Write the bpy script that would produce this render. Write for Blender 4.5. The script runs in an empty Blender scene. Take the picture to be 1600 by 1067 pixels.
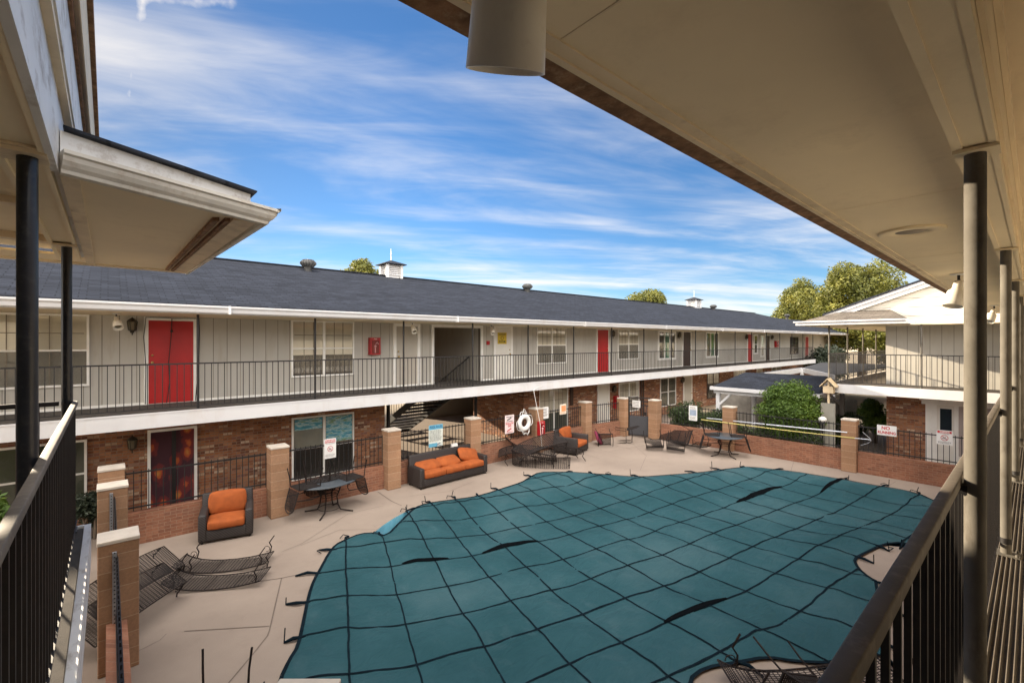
import bpy, bmesh, math, random
from mathutils import Vector, Matrix, noise, geometry
random.seed(7)
R = math.radians
scene = bpy.context.scene
COL = scene.collection
pi = math.pi
TH = math.atan(817/718.0)                 # yaw of the lens from the long axis of the court
CT, ST = math.cos(TH), math.sin(TH)
G = -4.15                                  # level of the pool deck, eye level is z = 0
D = -1.5                                   # level of the upper galleries

# ------------------------------------------------------------------ materials
MATS = {}
class NT:
    def __init__(s, name):
        s.m = bpy.data.materials.new(name); s.m.use_nodes = True
        s.t = s.m.node_tree; s.b = s.t.nodes['Principled BSDF']; s.out = s.t.nodes['Material Output']
        MATS[name] = s.m
    def n(s, typ, **kw):
        o = s.t.nodes.new(typ)
        for k, v in kw.items():
            if k.startswith('i_'):
                o.inputs[k[2:].replace('_', ' ')].default_value = v
            else: setattr(o, k, v)
        return o
    def l(s, a, b): s.t.links.new(a, b)
    def pos(s, mode='pos'):
        if mode == 'pos': return s.n('ShaderNodeNewGeometry').outputs['Position']
        return s.n('ShaderNodeTexCoord').outputs['Object']
    def math(s, op, a, b=None, c=None):
        o = s.n('ShaderNodeMath', operation=op)
        for i, v in enumerate((a, b, c)):
            if v is None: continue
            if hasattr(v, 'is_output'): s.l(v, o.inputs[i])
            else: o.inputs[i].default_value = v
        return o.outputs[0]
    def vscale(s, v, sc):
        o = s.n('ShaderNodeMapping'); o.inputs['Scale'].default_value = sc; s.l(v, o.inputs['Vector']); return o.outputs[0]
    def noise(s, v, scale, detail=4, rough=.55):
        o = s.n('ShaderNodeTexNoise'); o.inputs['Scale'].default_value = scale
        o.inputs['Detail'].default_value = detail; o.inputs['Roughness'].default_value = rough
        s.l(v, o.inputs['Vector']); return o.outputs['Fac']
    def ramp(s, f, stops):
        o = s.n('ShaderNodeValToRGB'); e = o.color_ramp.elements
        while len(e) < len(stops): e.new(.5)
        for i, (p, c) in enumerate(stops):
            e[i].position = p; e[i].color = (*c, 1) if len(c) == 3 else c
        s.l(f, o.inputs[0]); return o.outputs[0]
    def mix(s, f, a, b, mode='MIX'):
        o = s.n('ShaderNodeMix', data_type='RGBA', blend_type=mode)
        for i, v in ((0, f), (6, a), (7, b)):
            if hasattr(v, 'is_output'): s.l(v, o.inputs[i])
            elif i == 0: o.inputs[0].default_value = v
            else: o.inputs[i].default_value = (*v, 1) if len(v) == 3 else v
        return o.outputs[2]
    def bump(s, h, strength=.3, dist=.01):
        o = s.n('ShaderNodeBump'); o.inputs['Strength'].default_value = strength
        o.inputs['Distance'].default_value = dist; s.l(h, o.inputs['Height']); s.l(o.outputs[0], s.b.inputs['Normal'])
    def col(s, c): s.l(c, s.b.inputs['Base Color'])
    def set(s, **k):
        for a, v in k.items(): s.b.inputs[a.replace('_', ' ')].default_value = v

def paint(name, base, rough=.6, scale=2.5, amt=.12, dirt=None, dirt_amt=.35, dscale=6, bump=.0, bscale=40, metallic=0, mode='pos', streak=None, spec=.4, spots=0):
    s = NT(name); p = s.pos(mode)
    f = s.noise(p, scale, 5)
    lo = tuple(c*(1-amt) for c in base); hi = tuple(min(1, c*(1+amt)) for c in base)
    c = s.ramp(f, [(.3, lo), (.7, hi)])
    if dirt:
        q = s.vscale(p, streak) if streak else p
        d = s.noise(q, dscale, 8, .7)
        d = s.ramp(d, [(.52, (0, 0, 0)), (.72, (dirt_amt,)*3)])
        c = s.mix(d, c, dirt)
    if spots:
        vo = s.n('ShaderNodeTexVoronoi', feature='F1'); vo.inputs['Scale'].default_value = spots; s.l(p, vo.inputs['Vector'])
        c = s.mix(s.ramp(vo.outputs['Distance'], [(.018*spots/3, (.8,)*3), (.026*spots/3, (0,)*3)]), c, (.07, .045, .03))
    s.col(c); s.set(Roughness=rough, Metallic=metallic); s.b.inputs['Specular IOR Level'].default_value = spec
    if bump: s.bump(s.noise(p, bscale, 3), bump, .004)
    return s.m

def brickmat(name, c1, c2, mortar, bw=.2, rh=.068, ms=.009, spread=.5, extra=None, bump=.5):
    s = NT(name); p = s.pos()
    x = s.n('ShaderNodeSeparateXYZ'); s.l(p, x.inputs[0])
    u = s.math('ADD', x.outputs[0], x.outputs[1])
    cv = s.n('ShaderNodeCombineXYZ'); s.l(u, cv.inputs[0]); s.l(x.outputs[2], cv.inputs[1])
    def bt(a, b, m):
        o = s.n('ShaderNodeTexBrick'); o.offset = .5; o.inputs['Scale'].default_value = 1
        o.inputs['Brick Width'].default_value = bw; o.inputs['Row Height'].default_value = rh
        o.inputs['Mortar Size'].default_value = ms; o.inputs['Mortar Smooth'].default_value = .3
        for k, v in (('Color1', a), ('Color2', b), ('Mortar', m)): o.inputs[k].default_value = (*v, 1)
        s.l(cv.outputs[0], o.inputs['Vector']); return o
    b = bt(c1, c2, mortar)
    c = b.outputs['Color']
    # brick to brick differences: a cell value per brick
    row = s.math('FLOOR', s.math('DIVIDE', x.outputs[2], rh))
    odd = s.math('MULTIPLY', s.math('MODULO', s.math('ABSOLUTE', row), 2), .5)
    bi = s.math('FLOOR', s.math('ADD', s.math('DIVIDE', u, bw), odd))
    cc = s.n('ShaderNodeCombineXYZ'); s.l(bi, cc.inputs[0]); s.l(row, cc.inputs[1])
    wn = s.n('ShaderNodeTexWhiteNoise', noise_dimensions='2D'); s.l(cc.outputs[0], wn.inputs['Vector'])
    if extra:
        ex = s.ramp(wn.outputs['Value'], extra)
        c = s.mix(s.math('MULTIPLY', s.math('SUBTRACT', 1, b.outputs['Fac']), spread), c, ex)
    f = s.noise(p, .9, 6); c = s.mix(.55, c, s.ramp(f, [(.3, (.62,)*3), (.7, (1.25, 1.2, 1.15))]), 'MULTIPLY')
    f2 = s.noise(p, 30, 3); c = s.mix(.3, c, s.ramp(f2, [(.3, (.6,)*3), (.7, (1.3,)*3)]), 'MULTIPLY')
    s.col(c); s.set(Roughness=.88)
    h = s.math('MULTIPLY_ADD', s.noise(p, 60, 3), .35, s.math('SUBTRACT', 1, b.outputs['Fac']))
    s.bump(h, bump, .008)
    return s.m

def shingle(name, base, axis='x'):
    s = NT(name); p = s.pos(); x = s.n('ShaderNodeSeparateXYZ'); s.l(p, x.inputs[0])
    a, b = (0, 1) if axis == 'x' else (1, 0)
    cv = s.n('ShaderNodeCombineXYZ'); s.l(x.outputs[a], cv.inputs[0]); s.l(x.outputs[b], cv.inputs[1])
    o = s.n('ShaderNodeTexBrick'); o.offset = .37; o.inputs['Scale'].default_value = 1
    o.inputs['Brick Width'].default_value = .31; o.inputs['Row Height'].default_value = .135; o.inputs['Mortar Size'].default_value = .012
    o.inputs['Mortar Smooth'].default_value = .6; o.inputs['Bias'].default_value = .1
    o.inputs['Color1'].default_value = (*[c*.72 for c in base], 1); o.inputs['Color2'].default_value = (*[c*1.3 for c in base], 1)
    o.inputs['Mortar'].default_value = (*[c*.45 for c in base], 1); s.l(cv.outputs[0], o.inputs['Vector'])
    f = s.noise(s.vscale(p, (.5, 2.2, 1) if axis == 'x' else (2.2, .5, 1)), 1.3, 6)
    c = s.mix(.6, o.outputs['Color'], s.ramp(f, [(.3, (.68,)*3), (.7, (1.32,)*3)]), 'MULTIPLY')
    sp = s.noise(p, 45, 2); c = s.mix(s.ramp(sp, [(.72, (0,)*3), (.8, (.35,)*3)]), c, (.22, .23, .25))
    s.col(c); s.set(Roughness=.92); s.b.inputs['Specular IOR Level'].default_value = .25
    s.bump(s.math('MULTIPLY_ADD', s.noise(p, 120, 2), .5, s.math('SUBTRACT', 1, o.outputs['Fac'])), .55, .008)
    return s.m

def leafmat(name, a, b, c, scale=.8):
    s = NT(name); p = s.pos()
    f = s.noise(p, scale, 4, .6); g = s.noise(p, scale*9, 2)
    k = s.math('MULTIPLY_ADD', g, .45, s.math('MULTIPLY', f, .6))
    s.col(s.ramp(k, [(.3, a), (.52, b), (.74, c)])); s.set(Roughness=.6)
    tr = s.n('ShaderNodeBsdfTranslucent'); s.l(s.ramp(k, [(.3, a), (.52, b), (.74, c)]), tr.inputs['Color'])
    mx = s.n('ShaderNodeMixShader'); mx.inputs[0].default_value = .2
    s.l(s.b.outputs[0], mx.inputs[1]); s.l(tr.outputs[0], mx.inputs[2]); s.l(mx.outputs[0], s.out.inputs[0])
    return s.m

white = paint('white_paint', (.60, .59, .585), .5, 1.2, .06, (.45, .36, .27), .28, 2.2, .05, streak=(1, 1, .35))
trimw = paint('trim_paint', (.84, .82, .77), .5, 3, .05, (.5, .42, .32), .2, 5)
peel = paint('peeling_white_paint', (.74, .73, .71), .55, 2, .08, (.22, .14, .07), .8, 5, .25, 30, streak=(1.6, .7, 1.6))
cream = paint('cream_soffit_paint', (.85, .71, .48), .62, .8, .10, (.40, .29, .16), .22, 3.2, .06, 25, spots=2.6)
creamtrim = paint('cream_trim_paint', (.74, .61, .42), .58, 3, .10, (.25, .15, .07), .5, 9, .1, streak=(.5, .5, 2))
header = paint('header_paint', (.82, .68, .47), .6, 1, .1, (.35, .25, .14), .4, 4, .1, streak=(.3, 1, 2))
rotten = paint('weathered_brown_edge', (.22, .12, .065), .9, 14, .45, (.42, .30, .19), .6, 22, .6, 60)
siding = paint('siding_paint', (.47, .445, .395), .7, .7, .08, (.34, .28, .20), .35, 2.2, .05, streak=(2, 2, .35))
groove = paint('siding_groove', (.17, .145, .115), .8)
lap = paint('gable_board_paint', (.66, .60, .50), .65, 1, .07, (.35, .27, .18), .35, 3, .05, streak=(.4, .4, 2))
brick = brickmat('dark_mixed_brick', (.28, .095, .035), (.37, .15, .065), (.25, .17, .115), extra=[(0, (.09, .035, .028)), (.35, (.30, .11, .045)), (.65, (.38, .18, .09)), (.85, (.19, .085, .075)), (.93, (.46, .33, .22)), (1, (.60, .48, .36))], spread=.8)
lowbrick = brickmat('salmon_painted_brick', (.20, .080, .043), (.26, .108, .060), (.27, .155, .10), extra=[(0, (.13, .055, .034)), (.5, (.26, .105, .056)), (.85, (.31, .15, .09)), (1, (.09, .05, .038))], spread=.45, ms=.007, bump=.35)
block = brickmat('tan_block', (.30, .165, .088), (.34, .195, .112), (.40, .28, .18), 40, .205, .006, extra=[(0, (.25, .135, .07)), (1, (.36, .215, .13))], spread=.6, bump=.3)
capm = paint('pillar_cap', (.50, .44, .37), .85, 6, .15, (.25, .2, .16), .4, 12, .2)
roofm = shingle('slate_shingle', (.025, .028, .037))
roofy = shingle('slate_shingle_cross', (.025, .028, .037), 'y')
roofbrown = shingle('brown_shingle', (.12, .10, .08), 'y')
black = paint('black_iron', (.011, .009, .009), .55, 9, .3, (.05, .033, .025), .3, 30, .1, spec=.5)
postblack = paint('black_post_paint', (.016, .017, .021), .32, 6, .3, (.12, .11, .1), .35, 26, .05, spec=.5)
postgrey = paint('worn_grey_post', (.145, .132, .112), .8, 4, .25, (.05, .036, .024), .6, 14, .15, spec=.15, streak=(1, 1, .4))
railm = paint('worn_rail_paint', (.165, .138, .11), .7, 5, .25, (.36, .31, .24), .5, 26, .15, spec=.45)
galv = paint('galvanised_steel', (.42, .45, .48), .38, 14, .2, (.2, .2, .2), .3, 30, metallic=.7)
carpet = paint('deck_carpet', (.075, .064, .055), .95, 5, .25, (.03, .026, .024), .5, 14, .5, 160)
ribbed = paint('ribbed_deck_carpet', (.10, .084, .068), .95, 3, .2, (.26, .20, .13), .35, 40, .4, 200)
conc = paint('grey_concrete', (.36, .34, .31), .9, 1.5, .15, (.2, .18, .15), .4, 5, .2)
red = paint('red_door_paint', (.42, .012, .012), .42, 2, .12)
redbox = paint('red_cabinet', (.40, .013, .018), .35, 8, .15)
brownd = paint('dark_brown_door', (.045, .022, .014), .45, 3, .2)
greyd = paint('grey_door_paint', (.46, .42, .355), .55, 2, .06)
whited = paint('white_door_paint', (.74, .71, .64), .5, 2, .05, (.5, .42, .3), .25, 5)
orange = paint('orange_cushion', (.30, .070, .012), .85, 7, .16, (.2, .045, .008), .5, 4, .25, 220, mode='obj')
magenta = paint('wine_cushion', (.16, .018, .045), .85, 6, .2, mode='obj')
plastic = paint('white_plastic', (.74, .72, .68), .4, 8, .05, mode='obj')
brass = paint('brass', (.55, .38, .14), .3, 9, .1, metallic=.9)
lampm = paint('grey_lamp_enamel', (.82, .77, .67), .45, 6, .06, (.3, .22, .14), .3, 12, mode='obj')
lanternm = paint('dark_bronze', (.035, .027, .018), .5, 9, .3)
glow = paint('lantern_glass', (.16, .135, .09), .2)
blind = paint('window_blind', (.70, .64, .54), .6, 1.5, .1)
dark = paint('dark_interior', (.03, .027, .024), .9)
blueglass = paint('green_tinted_pane', (.05, .20, .13), .08, .9, .35)
yellow = paint('yellow_pole', (.52, .44, .14), .4, 8, .1)
alum = paint('aluminium_pole', (.62, .64, .68), .35, 8, .1, metallic=.5)
signw = paint('sign_white', (.74, .72, .69), .45, 5, .05)
signred = paint('sign_red', (.48, .012, .02), .45)
signblk = paint('sign_black', (.02, .02, .022), .5)
signblue = paint('sign_blue', (.12, .36, .50), .45, 5, .1)
signdblue = paint('sign_dark_blue', (.02, .07, .18), .45)
signyel = paint('sign_yellow', (.62, .44, .03), .5, 5, .06)
signor = paint('sign_orange', (.72, .28, .12), .5)
signcream = paint('sign_cream', (.70, .62, .50), .5)
tabletop = paint('patterned_table_top', (.055, .065, .075), .3, 30, .3, (.12, .13, .13), .4, 60, mode='obj')
rustiron = paint('rusty_wrought_iron', (.018, .014, .013), .8, 12, .3, (.10, .055, .03), .5, 25, .2, mode='obj', spec=.15)
greyiron = paint('grey_mesh_iron', (.026, .022, .021), .85, 12, .25, (.055, .038, .027), .4, 25, .2, mode='obj', spec=.1)
wood = paint('tan_wood', (.60, .47, .30), .7, 5, .15)
blockwall = paint('tan_boundary_wall', (.50, .40, .27), .9, 1, .1)
dirt = paint('dry_ground', (.40, .32, .22), .95, .25, .18, (.24, .19, .12), .4, 1.2)
bark = paint('bark', (.11, .08, .055), .95, 6, .3, bump=.5)
poolblue = paint('pool_plaster', (.20, .55, .70), .4, 3, .15, (.6, .7, .72), .5, 12)
juniper = leafmat('bush_leaf', (.03, .06, .008), (.085, .15, .016), (.20, .25, .026))
treeleaf = leafmat('tree_leaf', (.032, .046, .008), (.125, .132, .018), (.34, .30, .045), .6)
pineleaf = leafmat('pine_leaf', (.018, .028, .016), (.045, .06, .035), (.09, .105, .065), .6)
hedgeleaf = leafmat('hedge_leaf', (.014, .025, .008), (.035, .06, .014), (.07, .095, .02))

s = NT('wicker'); p = s.pos('obj')                      # dark woven resin wicker
wx = s.n('ShaderNodeTexWave', wave_type='BANDS', bands_direction='Z'); wx.inputs['Scale'].default_value = 18; s.l(p, wx.inputs[0])
wy = s.n('ShaderNodeTexWave', wave_type='BANDS', bands_direction='DIAGONAL'); wy.inputs['Scale'].default_value = 12; s.l(p, wy.inputs[0])
h = s.math('MULTIPLY', wx.outputs[1], wy.outputs[1])
s.col(s.ramp(h, [(.0, (.012, .009, .008)), (1, (.058, .045, .042))])); s.set(Roughness=.55); s.bump(h, .7, .006)
wicker = s.m

s = NT('thin_glass'); tr = s.n('ShaderNodeBsdfTransparent'); gl = s.n('ShaderNodeBsdfGlossy'); gl.inputs['Roughness'].default_value = .04
lw_ = s.n('ShaderNodeLayerWeight'); lw_.inputs['Blend'].default_value = .5; tr.inputs['Color'].default_value = (.93, .94, .92, 1)
fr = s.n('ShaderNodeMath', operation='MULTIPLY_ADD'); fr.inputs[1].default_value = .55; fr.inputs[2].default_value = .10; s.l(s.math('POWER', lw_.outputs['Facing'], 2.5), fr.inputs[0])
mx = s.n('ShaderNodeMixShader'); s.l(fr.outputs[0], mx.inputs[0]); s.l(tr.outputs[0], mx.inputs[1]); s.l(gl.outputs[0], mx.inputs[2]); s.l(mx.outputs[0], s.out.inputs[0])
glass = s.m

s = NT('insect_screen_mesh'); s.set(Roughness=.8); s.b.inputs['Base Color'].default_value = (.06, .055, .05, 1); s.b.inputs['Alpha'].default_value = .45
screenm = s.m

s = NT('pool_deck_concrete'); p = s.pos()               # pinkish tan, broad stains, fine grit
f = s.noise(p, .45, 6, .6); c = s.ramp(f, [(.3, (.215, .168, .134)), (.55, (.262, .208, .166)), (.75, (.315, .253, .203))])
f = s.noise(p, 3.2, 8, .7); c = s.mix(s.ramp(f, [(.55, (0,)*3), (.75, (.35,)*3)]), c, (.18, .135, .105))
f = s.noise(p, 140, 2); c = s.mix(.35, c, s.ramp(f, [(.3, (.75,)*3), (.7, (1.25,)*3)]), 'MULTIPLY')
s.col(c); s.set(Roughness=.9); s.bump(s.noise(p, 90, 3), .25, .004)
deckm = s.m

s = NT('pool_cover_mesh'); p = s.pos()
f = s.noise(p, .5, 6, .6); c = s.ramp(f, [(.3, (.012, .050, .060)), (.5, (.020, .067, .080)), (.72, (.042, .092, .105))])
f = s.noise(s.vscale(p, (1, .5, 1)), 2.6, 8, .7); c = s.mix(s.ramp(f, [(.55, (0,)*3), (.78, (.30,)*3)]), c, (.08, .125, .14))
f = s.noise(p, 7, 6, .7); c = s.mix(s.ramp(f, [(.66, (0,)*3), (.8, (.3,)*3)]), c, (.006, .03, .036))
f = s.noise(p, 22, 3); c = s.mix(s.ramp(f, [(.74, (0,)*3), (.82, (.25,)*3)]), c, (.20, .22, .20))
s.col(c); s.set(Roughness=.85); s.b.inputs['Specular IOR Level'].default_value = .18
wv = s.n('ShaderNodeTexNoise'); wv.inputs['Scale'].default_value = 1.0; wv.inputs['Detail'].default_value = 5; wv.inputs['Distortion'].default_value = 1.6; s.l(s.vscale(p, (1.2, 3.2, 1)), wv.inputs['Vector'])
s.bump(s.math('ADD', s.math('MULTIPLY', wv.outputs['Fac'], 1.6), s.math('ADD', s.math('MULTIPLY', s.noise(p, 6, 6, .6), .35), s.math('MULTIPLY', s.noise(p, 200, 2), .08))), .6, .05)
coverm = s.m
gapm = paint('painted_gap_shade', (.003, .004, .005), .95, spec=.02)  # near-black colour for the painted shade under slack straps
strapm = paint('dark_strap', (.005, .011, .016), .95, 8, .3, spec=.05)

def curtainmat():
    s = NT('flame_pattern_curtain'); p = s.pos(); x = s.vscale(p, (3.4, 1, 2.2))
    v = s.n('ShaderNodeTexVoronoi', feature='F1'); v.inputs['Scale'].default_value = 1; s.l(x, v.inputs['Vector'])
    w = s.noise(s.vscale(p, (1, 1, .6)), 9, 7, .7)
    k = s.math('ADD', v.outputs['Distance'], s.math('MULTIPLY', w, .5))
    s.col(s.ramp(k, [(.34, (.45, .20, .04)), (.42, (.40, .10, .02)), (.50, (.36, .06, .018)), (.54, (.15, .02, .016)), (.72, (.12, .016, .018)), (.78, (.05, .012, .02))])); s.set(Roughness=.8)
    return s.m
curtain = curtainmat()
def bannermat():
    s = NT('sea_picture_film'); p = s.pos(); f = s.noise(s.vscale(p, (1.2, 1, 5)), 3, 7, .65)
    s.col(s.ramp(f, [(.36, (.05, .22, .30)), (.46, (.06, .33, .44)), (.54, (.45, .60, .62)), (.6, (.10, .30, .25)), (.7, (.40, .42, .06))])); s.set(Roughness=.35)
    return s.m
banner = bannermat()

# ------------------------------------------------------------------ mesh helpers
class MB:
    def __init__(s): s.v = []; s.f = []; s.sm = []
    def add(s, vs, fs, smooth=False):
        o = len(s.v); s.v += [tuple(v) for v in vs]
        for f in fs: s.f.append(tuple(i+o for i in f)); s.sm.append(smooth)
        return s
    def box(s, x0, y0, z0, x1, y1, z1):
        if x1 < x0: x0, x1 = x1, x0
        if y1 < y0: y0, y1 = y1, y0
        if z1 < z0: z0, z1 = z1, z0
        return s.add([(x0,y0,z0),(x1,y0,z0),(x1,y1,z0),(x0,y1,z0),(x0,y0,z1),(x1,y0,z1),(x1,y1,z1),(x0,y1,z1)],
              [(0,3,2,1),(4,5,6,7),(0,1,5,4),(1,2,6,5),(2,3,7,6),(3,0,4,7)])
    def rbox(s, x0, y0, z0, x1, y1, z1, r=.03, seg=3, M=None, puff=0):
        bm = bmesh.new(); bmesh.ops.create_cube(bm, size=1)
        c = Vector(((x0+x1)/2, (y0+y1)/2, (z0+z1)/2)); d = Vector((x1-x0, y1-y0, z1-z0))
        for v in bm.verts: v.co = Vector((v.co.x*d.x, v.co.y*d.y, v.co.z*d.z))
        bmesh.ops.bevel(bm, geom=bm.edges[:], offset=r, segments=seg, profile=.5, affect='EDGES')
        if puff:
            bmesh.ops.subdivide_edges(bm, edges=[e for e in bm.edges if e.calc_length() > .2], cuts=4, use_grid_fill=True)
            for v in bm.verts:
                k = [1-min(1, abs(v.co[i])/(d[i]/2))**2 for i in range(3)]
                for i in range(3):
                    j, m = [q for q in range(3) if q != i]
                    if abs(v.co[i]) > d[i]/2-.012: v.co[i] *= 1+puff*k[j]*k[m]/(d[i]/2)
                v.co += .006*noise.noise_vector(v.co*9+c*3)
        bm.verts.ensure_lookup_table(); bm.verts.index_update()
        vs = [v.co+c for v in bm.verts]
        if M: vs = [M @ v for v in vs]
        s.add(vs, [tuple(v.index for v in f.verts) for f in bm.faces], True); bm.free(); return s
    def bar(s, p, q, w, h=None, up=(0,0,1)):
        h = h or w; p = Vector(p); q = Vector(q); d = (q-p).normalized(); u = Vector(up)
        if abs(d.dot(u)) > .98: u = Vector((1,0,0))
        a = d.cross(u).normalized()*w/2; b = a.cross(d).normalized()*h/2
        return s.add([p-a-b,p+a-b,p+a+b,p-a+b,q-a-b,q+a-b,q+a+b,q-a+b],[(0,3,2,1),(4,5,6,7),(0,1,5,4),(1,2,6,5),(2,3,7,6),(3,0,4,7)])
    def tube(s, pts, r, n=8, cap=True):
        pts = [Vector(p) for p in pts]; m = len(pts); vs = []
        rs = r if isinstance(r, (list, tuple)) else [r]*m
        pu = None
        for i, p in enumerate(pts):
            d = (pts[min(i+1, m-1)]-pts[max(i-1, 0)])
            d = d.normalized() if d.length > 1e-9 else Vector((0,0,1))
            u = pu if pu is not None else (Vector((0,0,1)) if abs(d.z) < .9 else Vector((1,0,0)))
            a = d.cross(u)
            if a.length < 1e-6: a = d.cross(Vector((0,1,0)))
            a.normalize(); b = a.cross(d).normalized(); pu = b
            for k in range(n):
                t = 2*pi*k/n; vs.append(p+a*math.cos(t)*rs[i]+b*math.sin(t)*rs[i])
        fs = [(i*n+k, i*n+(k+1)%n, (i+1)*n+(k+1)%n, (i+1)*n+k) for i in range(m-1) for k in range(n)]
        s.add(vs, fs, True)
        if cap: s.add(vs[:n], [tuple(range(n))[::-1]]); s.add(vs[-n:], [tuple(range(n))])
        return s
    def cyl(s, x, y, z0, z1, r, n=16): return s.tube([(x,y,z0),(x,y,z1)], r, n)
    def lathe(s, prof, c=(0,0,0), n=20, M=None):
        vs = []
        for r, z in prof:
            for k in range(n):
                t = 2*pi*k/n; v = Vector((r*math.cos(t), r*math.sin(t), z)); vs.append((M @ v if M else v)+Vector(c))
        m = len(prof)
        return s.add(vs, [(i*n+k, i*n+(k+1)%n, (i+1)*n+(k+1)%n, (i+1)*n+k) for i in range(m-1) for k in range(n)], True)
    def poly(s, pts): return s.add(pts, [tuple(range(len(pts)))])
    def slab(s, pts, t):                       # closed solid: polygon pushed down by vector t
        t = Vector(t); n = len(pts); a = [Vector(p) for p in pts]
        return s.add(a+[p+t for p in a], [tuple(range(n)), tuple(range(2*n-1, n-1, -1))]+[(i, n+i, n+(i+1)%n, (i+1)%n) for i in range(n)])
    def sphere(s, c, r, n=12, sc=(1,1,1)):
        m = n//2+1
        prof = [(max(1e-4, math.sin(pi*i/(m-1)))*r, -math.cos(pi*i/(m-1))*r) for i in range(m)]
        return s.lathe(prof, c, n, Matrix.Diagonal(Vector(sc)))
    def build(s, name, mat, parent=None):
        me = bpy.data.meshes.new(name)
        o = ORG.get(parent, Vector((0,0,0))) if parent else Vector((0,0,0))
        me.from_pydata([(v[0]-o.x, v[1]-o.y, v[2]-o.z) for v in s.v], [], s.f)
        for m in (mat if isinstance(mat, (list, tuple)) else [mat]): me.materials.append(m)
        me.polygons.foreach_set('use_smooth', s.sm); me.update()
        ob = bpy.data.objects.new(name, me); COL.objects.link(ob)
        if parent: ob.parent = parent; ORG[ob] = o
        return ob
ORG = {}
def tag(o, label, cat, group=None):
    o['label'] = label; o['category'] = cat
    if group: o['group'] = group
    return o
def thing(name, label, cat, loc=(0,0,0), group=None):
    o = bpy.data.objects.new(name, None); COL.objects.link(o); o.location = loc; o.empty_display_size = .1
    ORG[o] = Vector(loc); return tag(o, label, cat, group)
def struct(o, kind='structure'): o['kind'] = kind; return o
def single(mb, name, mat, label, cat, group=None):          # a thing that is one mesh, origin at its base
    xs = [v[0] for v in mb.v]; ys = [v[1] for v in mb.v]; zs = [v[2] for v in mb.v]
    c = Vector(((min(xs)+max(xs))/2, (min(ys)+max(ys))/2, min(zs)))
    mb.v = [(v[0]-c.x, v[1]-c.y, v[2]-c.z) for v in mb.v]
    o = mb.build(name, mat); o.location = c; return tag(o, label, cat, group)
def copy_tree(o, label=None, group=None, parent=None):
    kids = [c for c in bpy.data.objects if c.parent == o]
    c = o.copy(); COL.objects.link(c); c.parent = parent
    if label: c['label'] = label
    if group: c['group'] = group
    for k in kids: copy_tree(k, parent=c)
    return c
def text(txt, size, at, face, mat, parent, name='lettering', sx=1, bold=.0):
    cu = bpy.data.curves.new('t', 'FONT'); cu.body = txt; cu.size = size; cu.align_x = 'CENTER'; cu.align_y = 'CENTER'; cu.offset = bold; cu.space_line = .85
    ob = bpy.data.objects.new('t', cu); COL.objects.link(ob)
    dg = bpy.context.evaluated_depsgraph_get(); me = bpy.data.meshes.new_from_object(ob.evaluated_get(dg))
    bpy.data.objects.remove(ob)
    X, Y_, N = face; at = Vector(at)
    mb = MB(); mb.add([at+Vector(X)*v.co.x*sx+Vector(Y_)*v.co.y+Vector(N)*.003 for v in me.vertices], [tuple(p.vertices) for p in me.polygons])
    return mb.build(name, mat, parent)
FY = ((1,0,0),(0,0,1),(0,-1,0))            # faces the court from the long building
FX = ((0,-1,0),(0,0,1),(-1,0,0))           # faces the court from the far end
SUN_E, SKY_S, SKY_T, CLD, BKB, CLO, CHI, EXPO = 4.6, .066, (.82,.92,1.0), .40, 1.6, .505, .83, 1.58
# ------------------------------------------------------------------ pool, deck, ground
def px_ground(px, py, z=G):
    a = (px-800)/718; b = -(py-533.5)/718; t = z/b
    return (t*(CT+a*ST), t*(ST-a*CT))
# outline of the loose cover, metres on the deck
OUT = [px_ground(x, y) for x, y in [(437,1067),(452,1035),(466,1013),(474,975),(482,935),(490,910),(502,889),(513,868),(524.6,853),(541,845),(563,836),(586,834.5),
      (604,840),(625,818),(648,795),(668,788),(703,783),(735,779),(757,774),(791,763),(816,755),(828,747),(843,739),(871,738.5),(905,739.5),(942,742.6),(1000,747),(1050,743),
      (1093,740),(1135,734),(1170,730.5),(1205,734),(1240,738),(1274,743.5),(1320,751),(1357,758),(1413,767),(1450,778)]]
OUT += [(14.55,.75),(13.6,.5),(12.6,.85)]
OUT += [px_ground(x, y) for x, y in [(1412,849),(1380,852),(1352,866),(1334,875),(1340,890),(1358,905),(1371,911)]]
OUT += [(7.75,1.35),(7.3,1.05)]
OUT += [px_ground(x, y) for x, y in [(1376,1022),(1340,1030),(1300,1039),(1245,1037),(1199,1029.6),(1153,1038),(1101,1046.5),(1075,1067)]]
OUT += [(4.7,2.45),(4.1,2.15),(3.3,2.2),(2.5,2.6),(1.9,3.3),(1.5,4.1),(1.3,4.9),(1.35,5.5)]
OUT = [Vector(p) for p in OUT]
def inside(x, y, poly=OUT):
    c = False; n = len(poly)
    for i in range(n):
        a, b = poly[i], poly[i-1]
        if (a.y > y) != (b.y > y) and x < (b.x-a.x)*(y-a.y)/(b.y-a.y)+a.x: c = not c
    return c
def edged(x, y, poly=OUT):
    p = Vector((x, y)); m = 9
    for i in range(len(poly)):
        a, b = poly[i-1], poly[i]; d = b-a; t = max(0, min(1, (p-a).dot(d)/max(1e-9, d.length_squared)))
        m = min(m, (p-a-d*t).length)
    return m
def resample(poly, step):
    out = []
    for i in range(len(poly)):
        a, b = poly[i], poly[(i+1) % len(poly)]; n = max(1, int((b-a).length/step))
        out += [a+(b-a)*k/n for k in range(n)]
    return out
def chaikin(p):
    o = []
    for i in range(len(p)):
        a, b = p[i], p[(i+1) % len(p)]; o += [a*.75+b*.25, a*.25+b*.75]
    return o
OUTS = chaikin(OUT)
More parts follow.
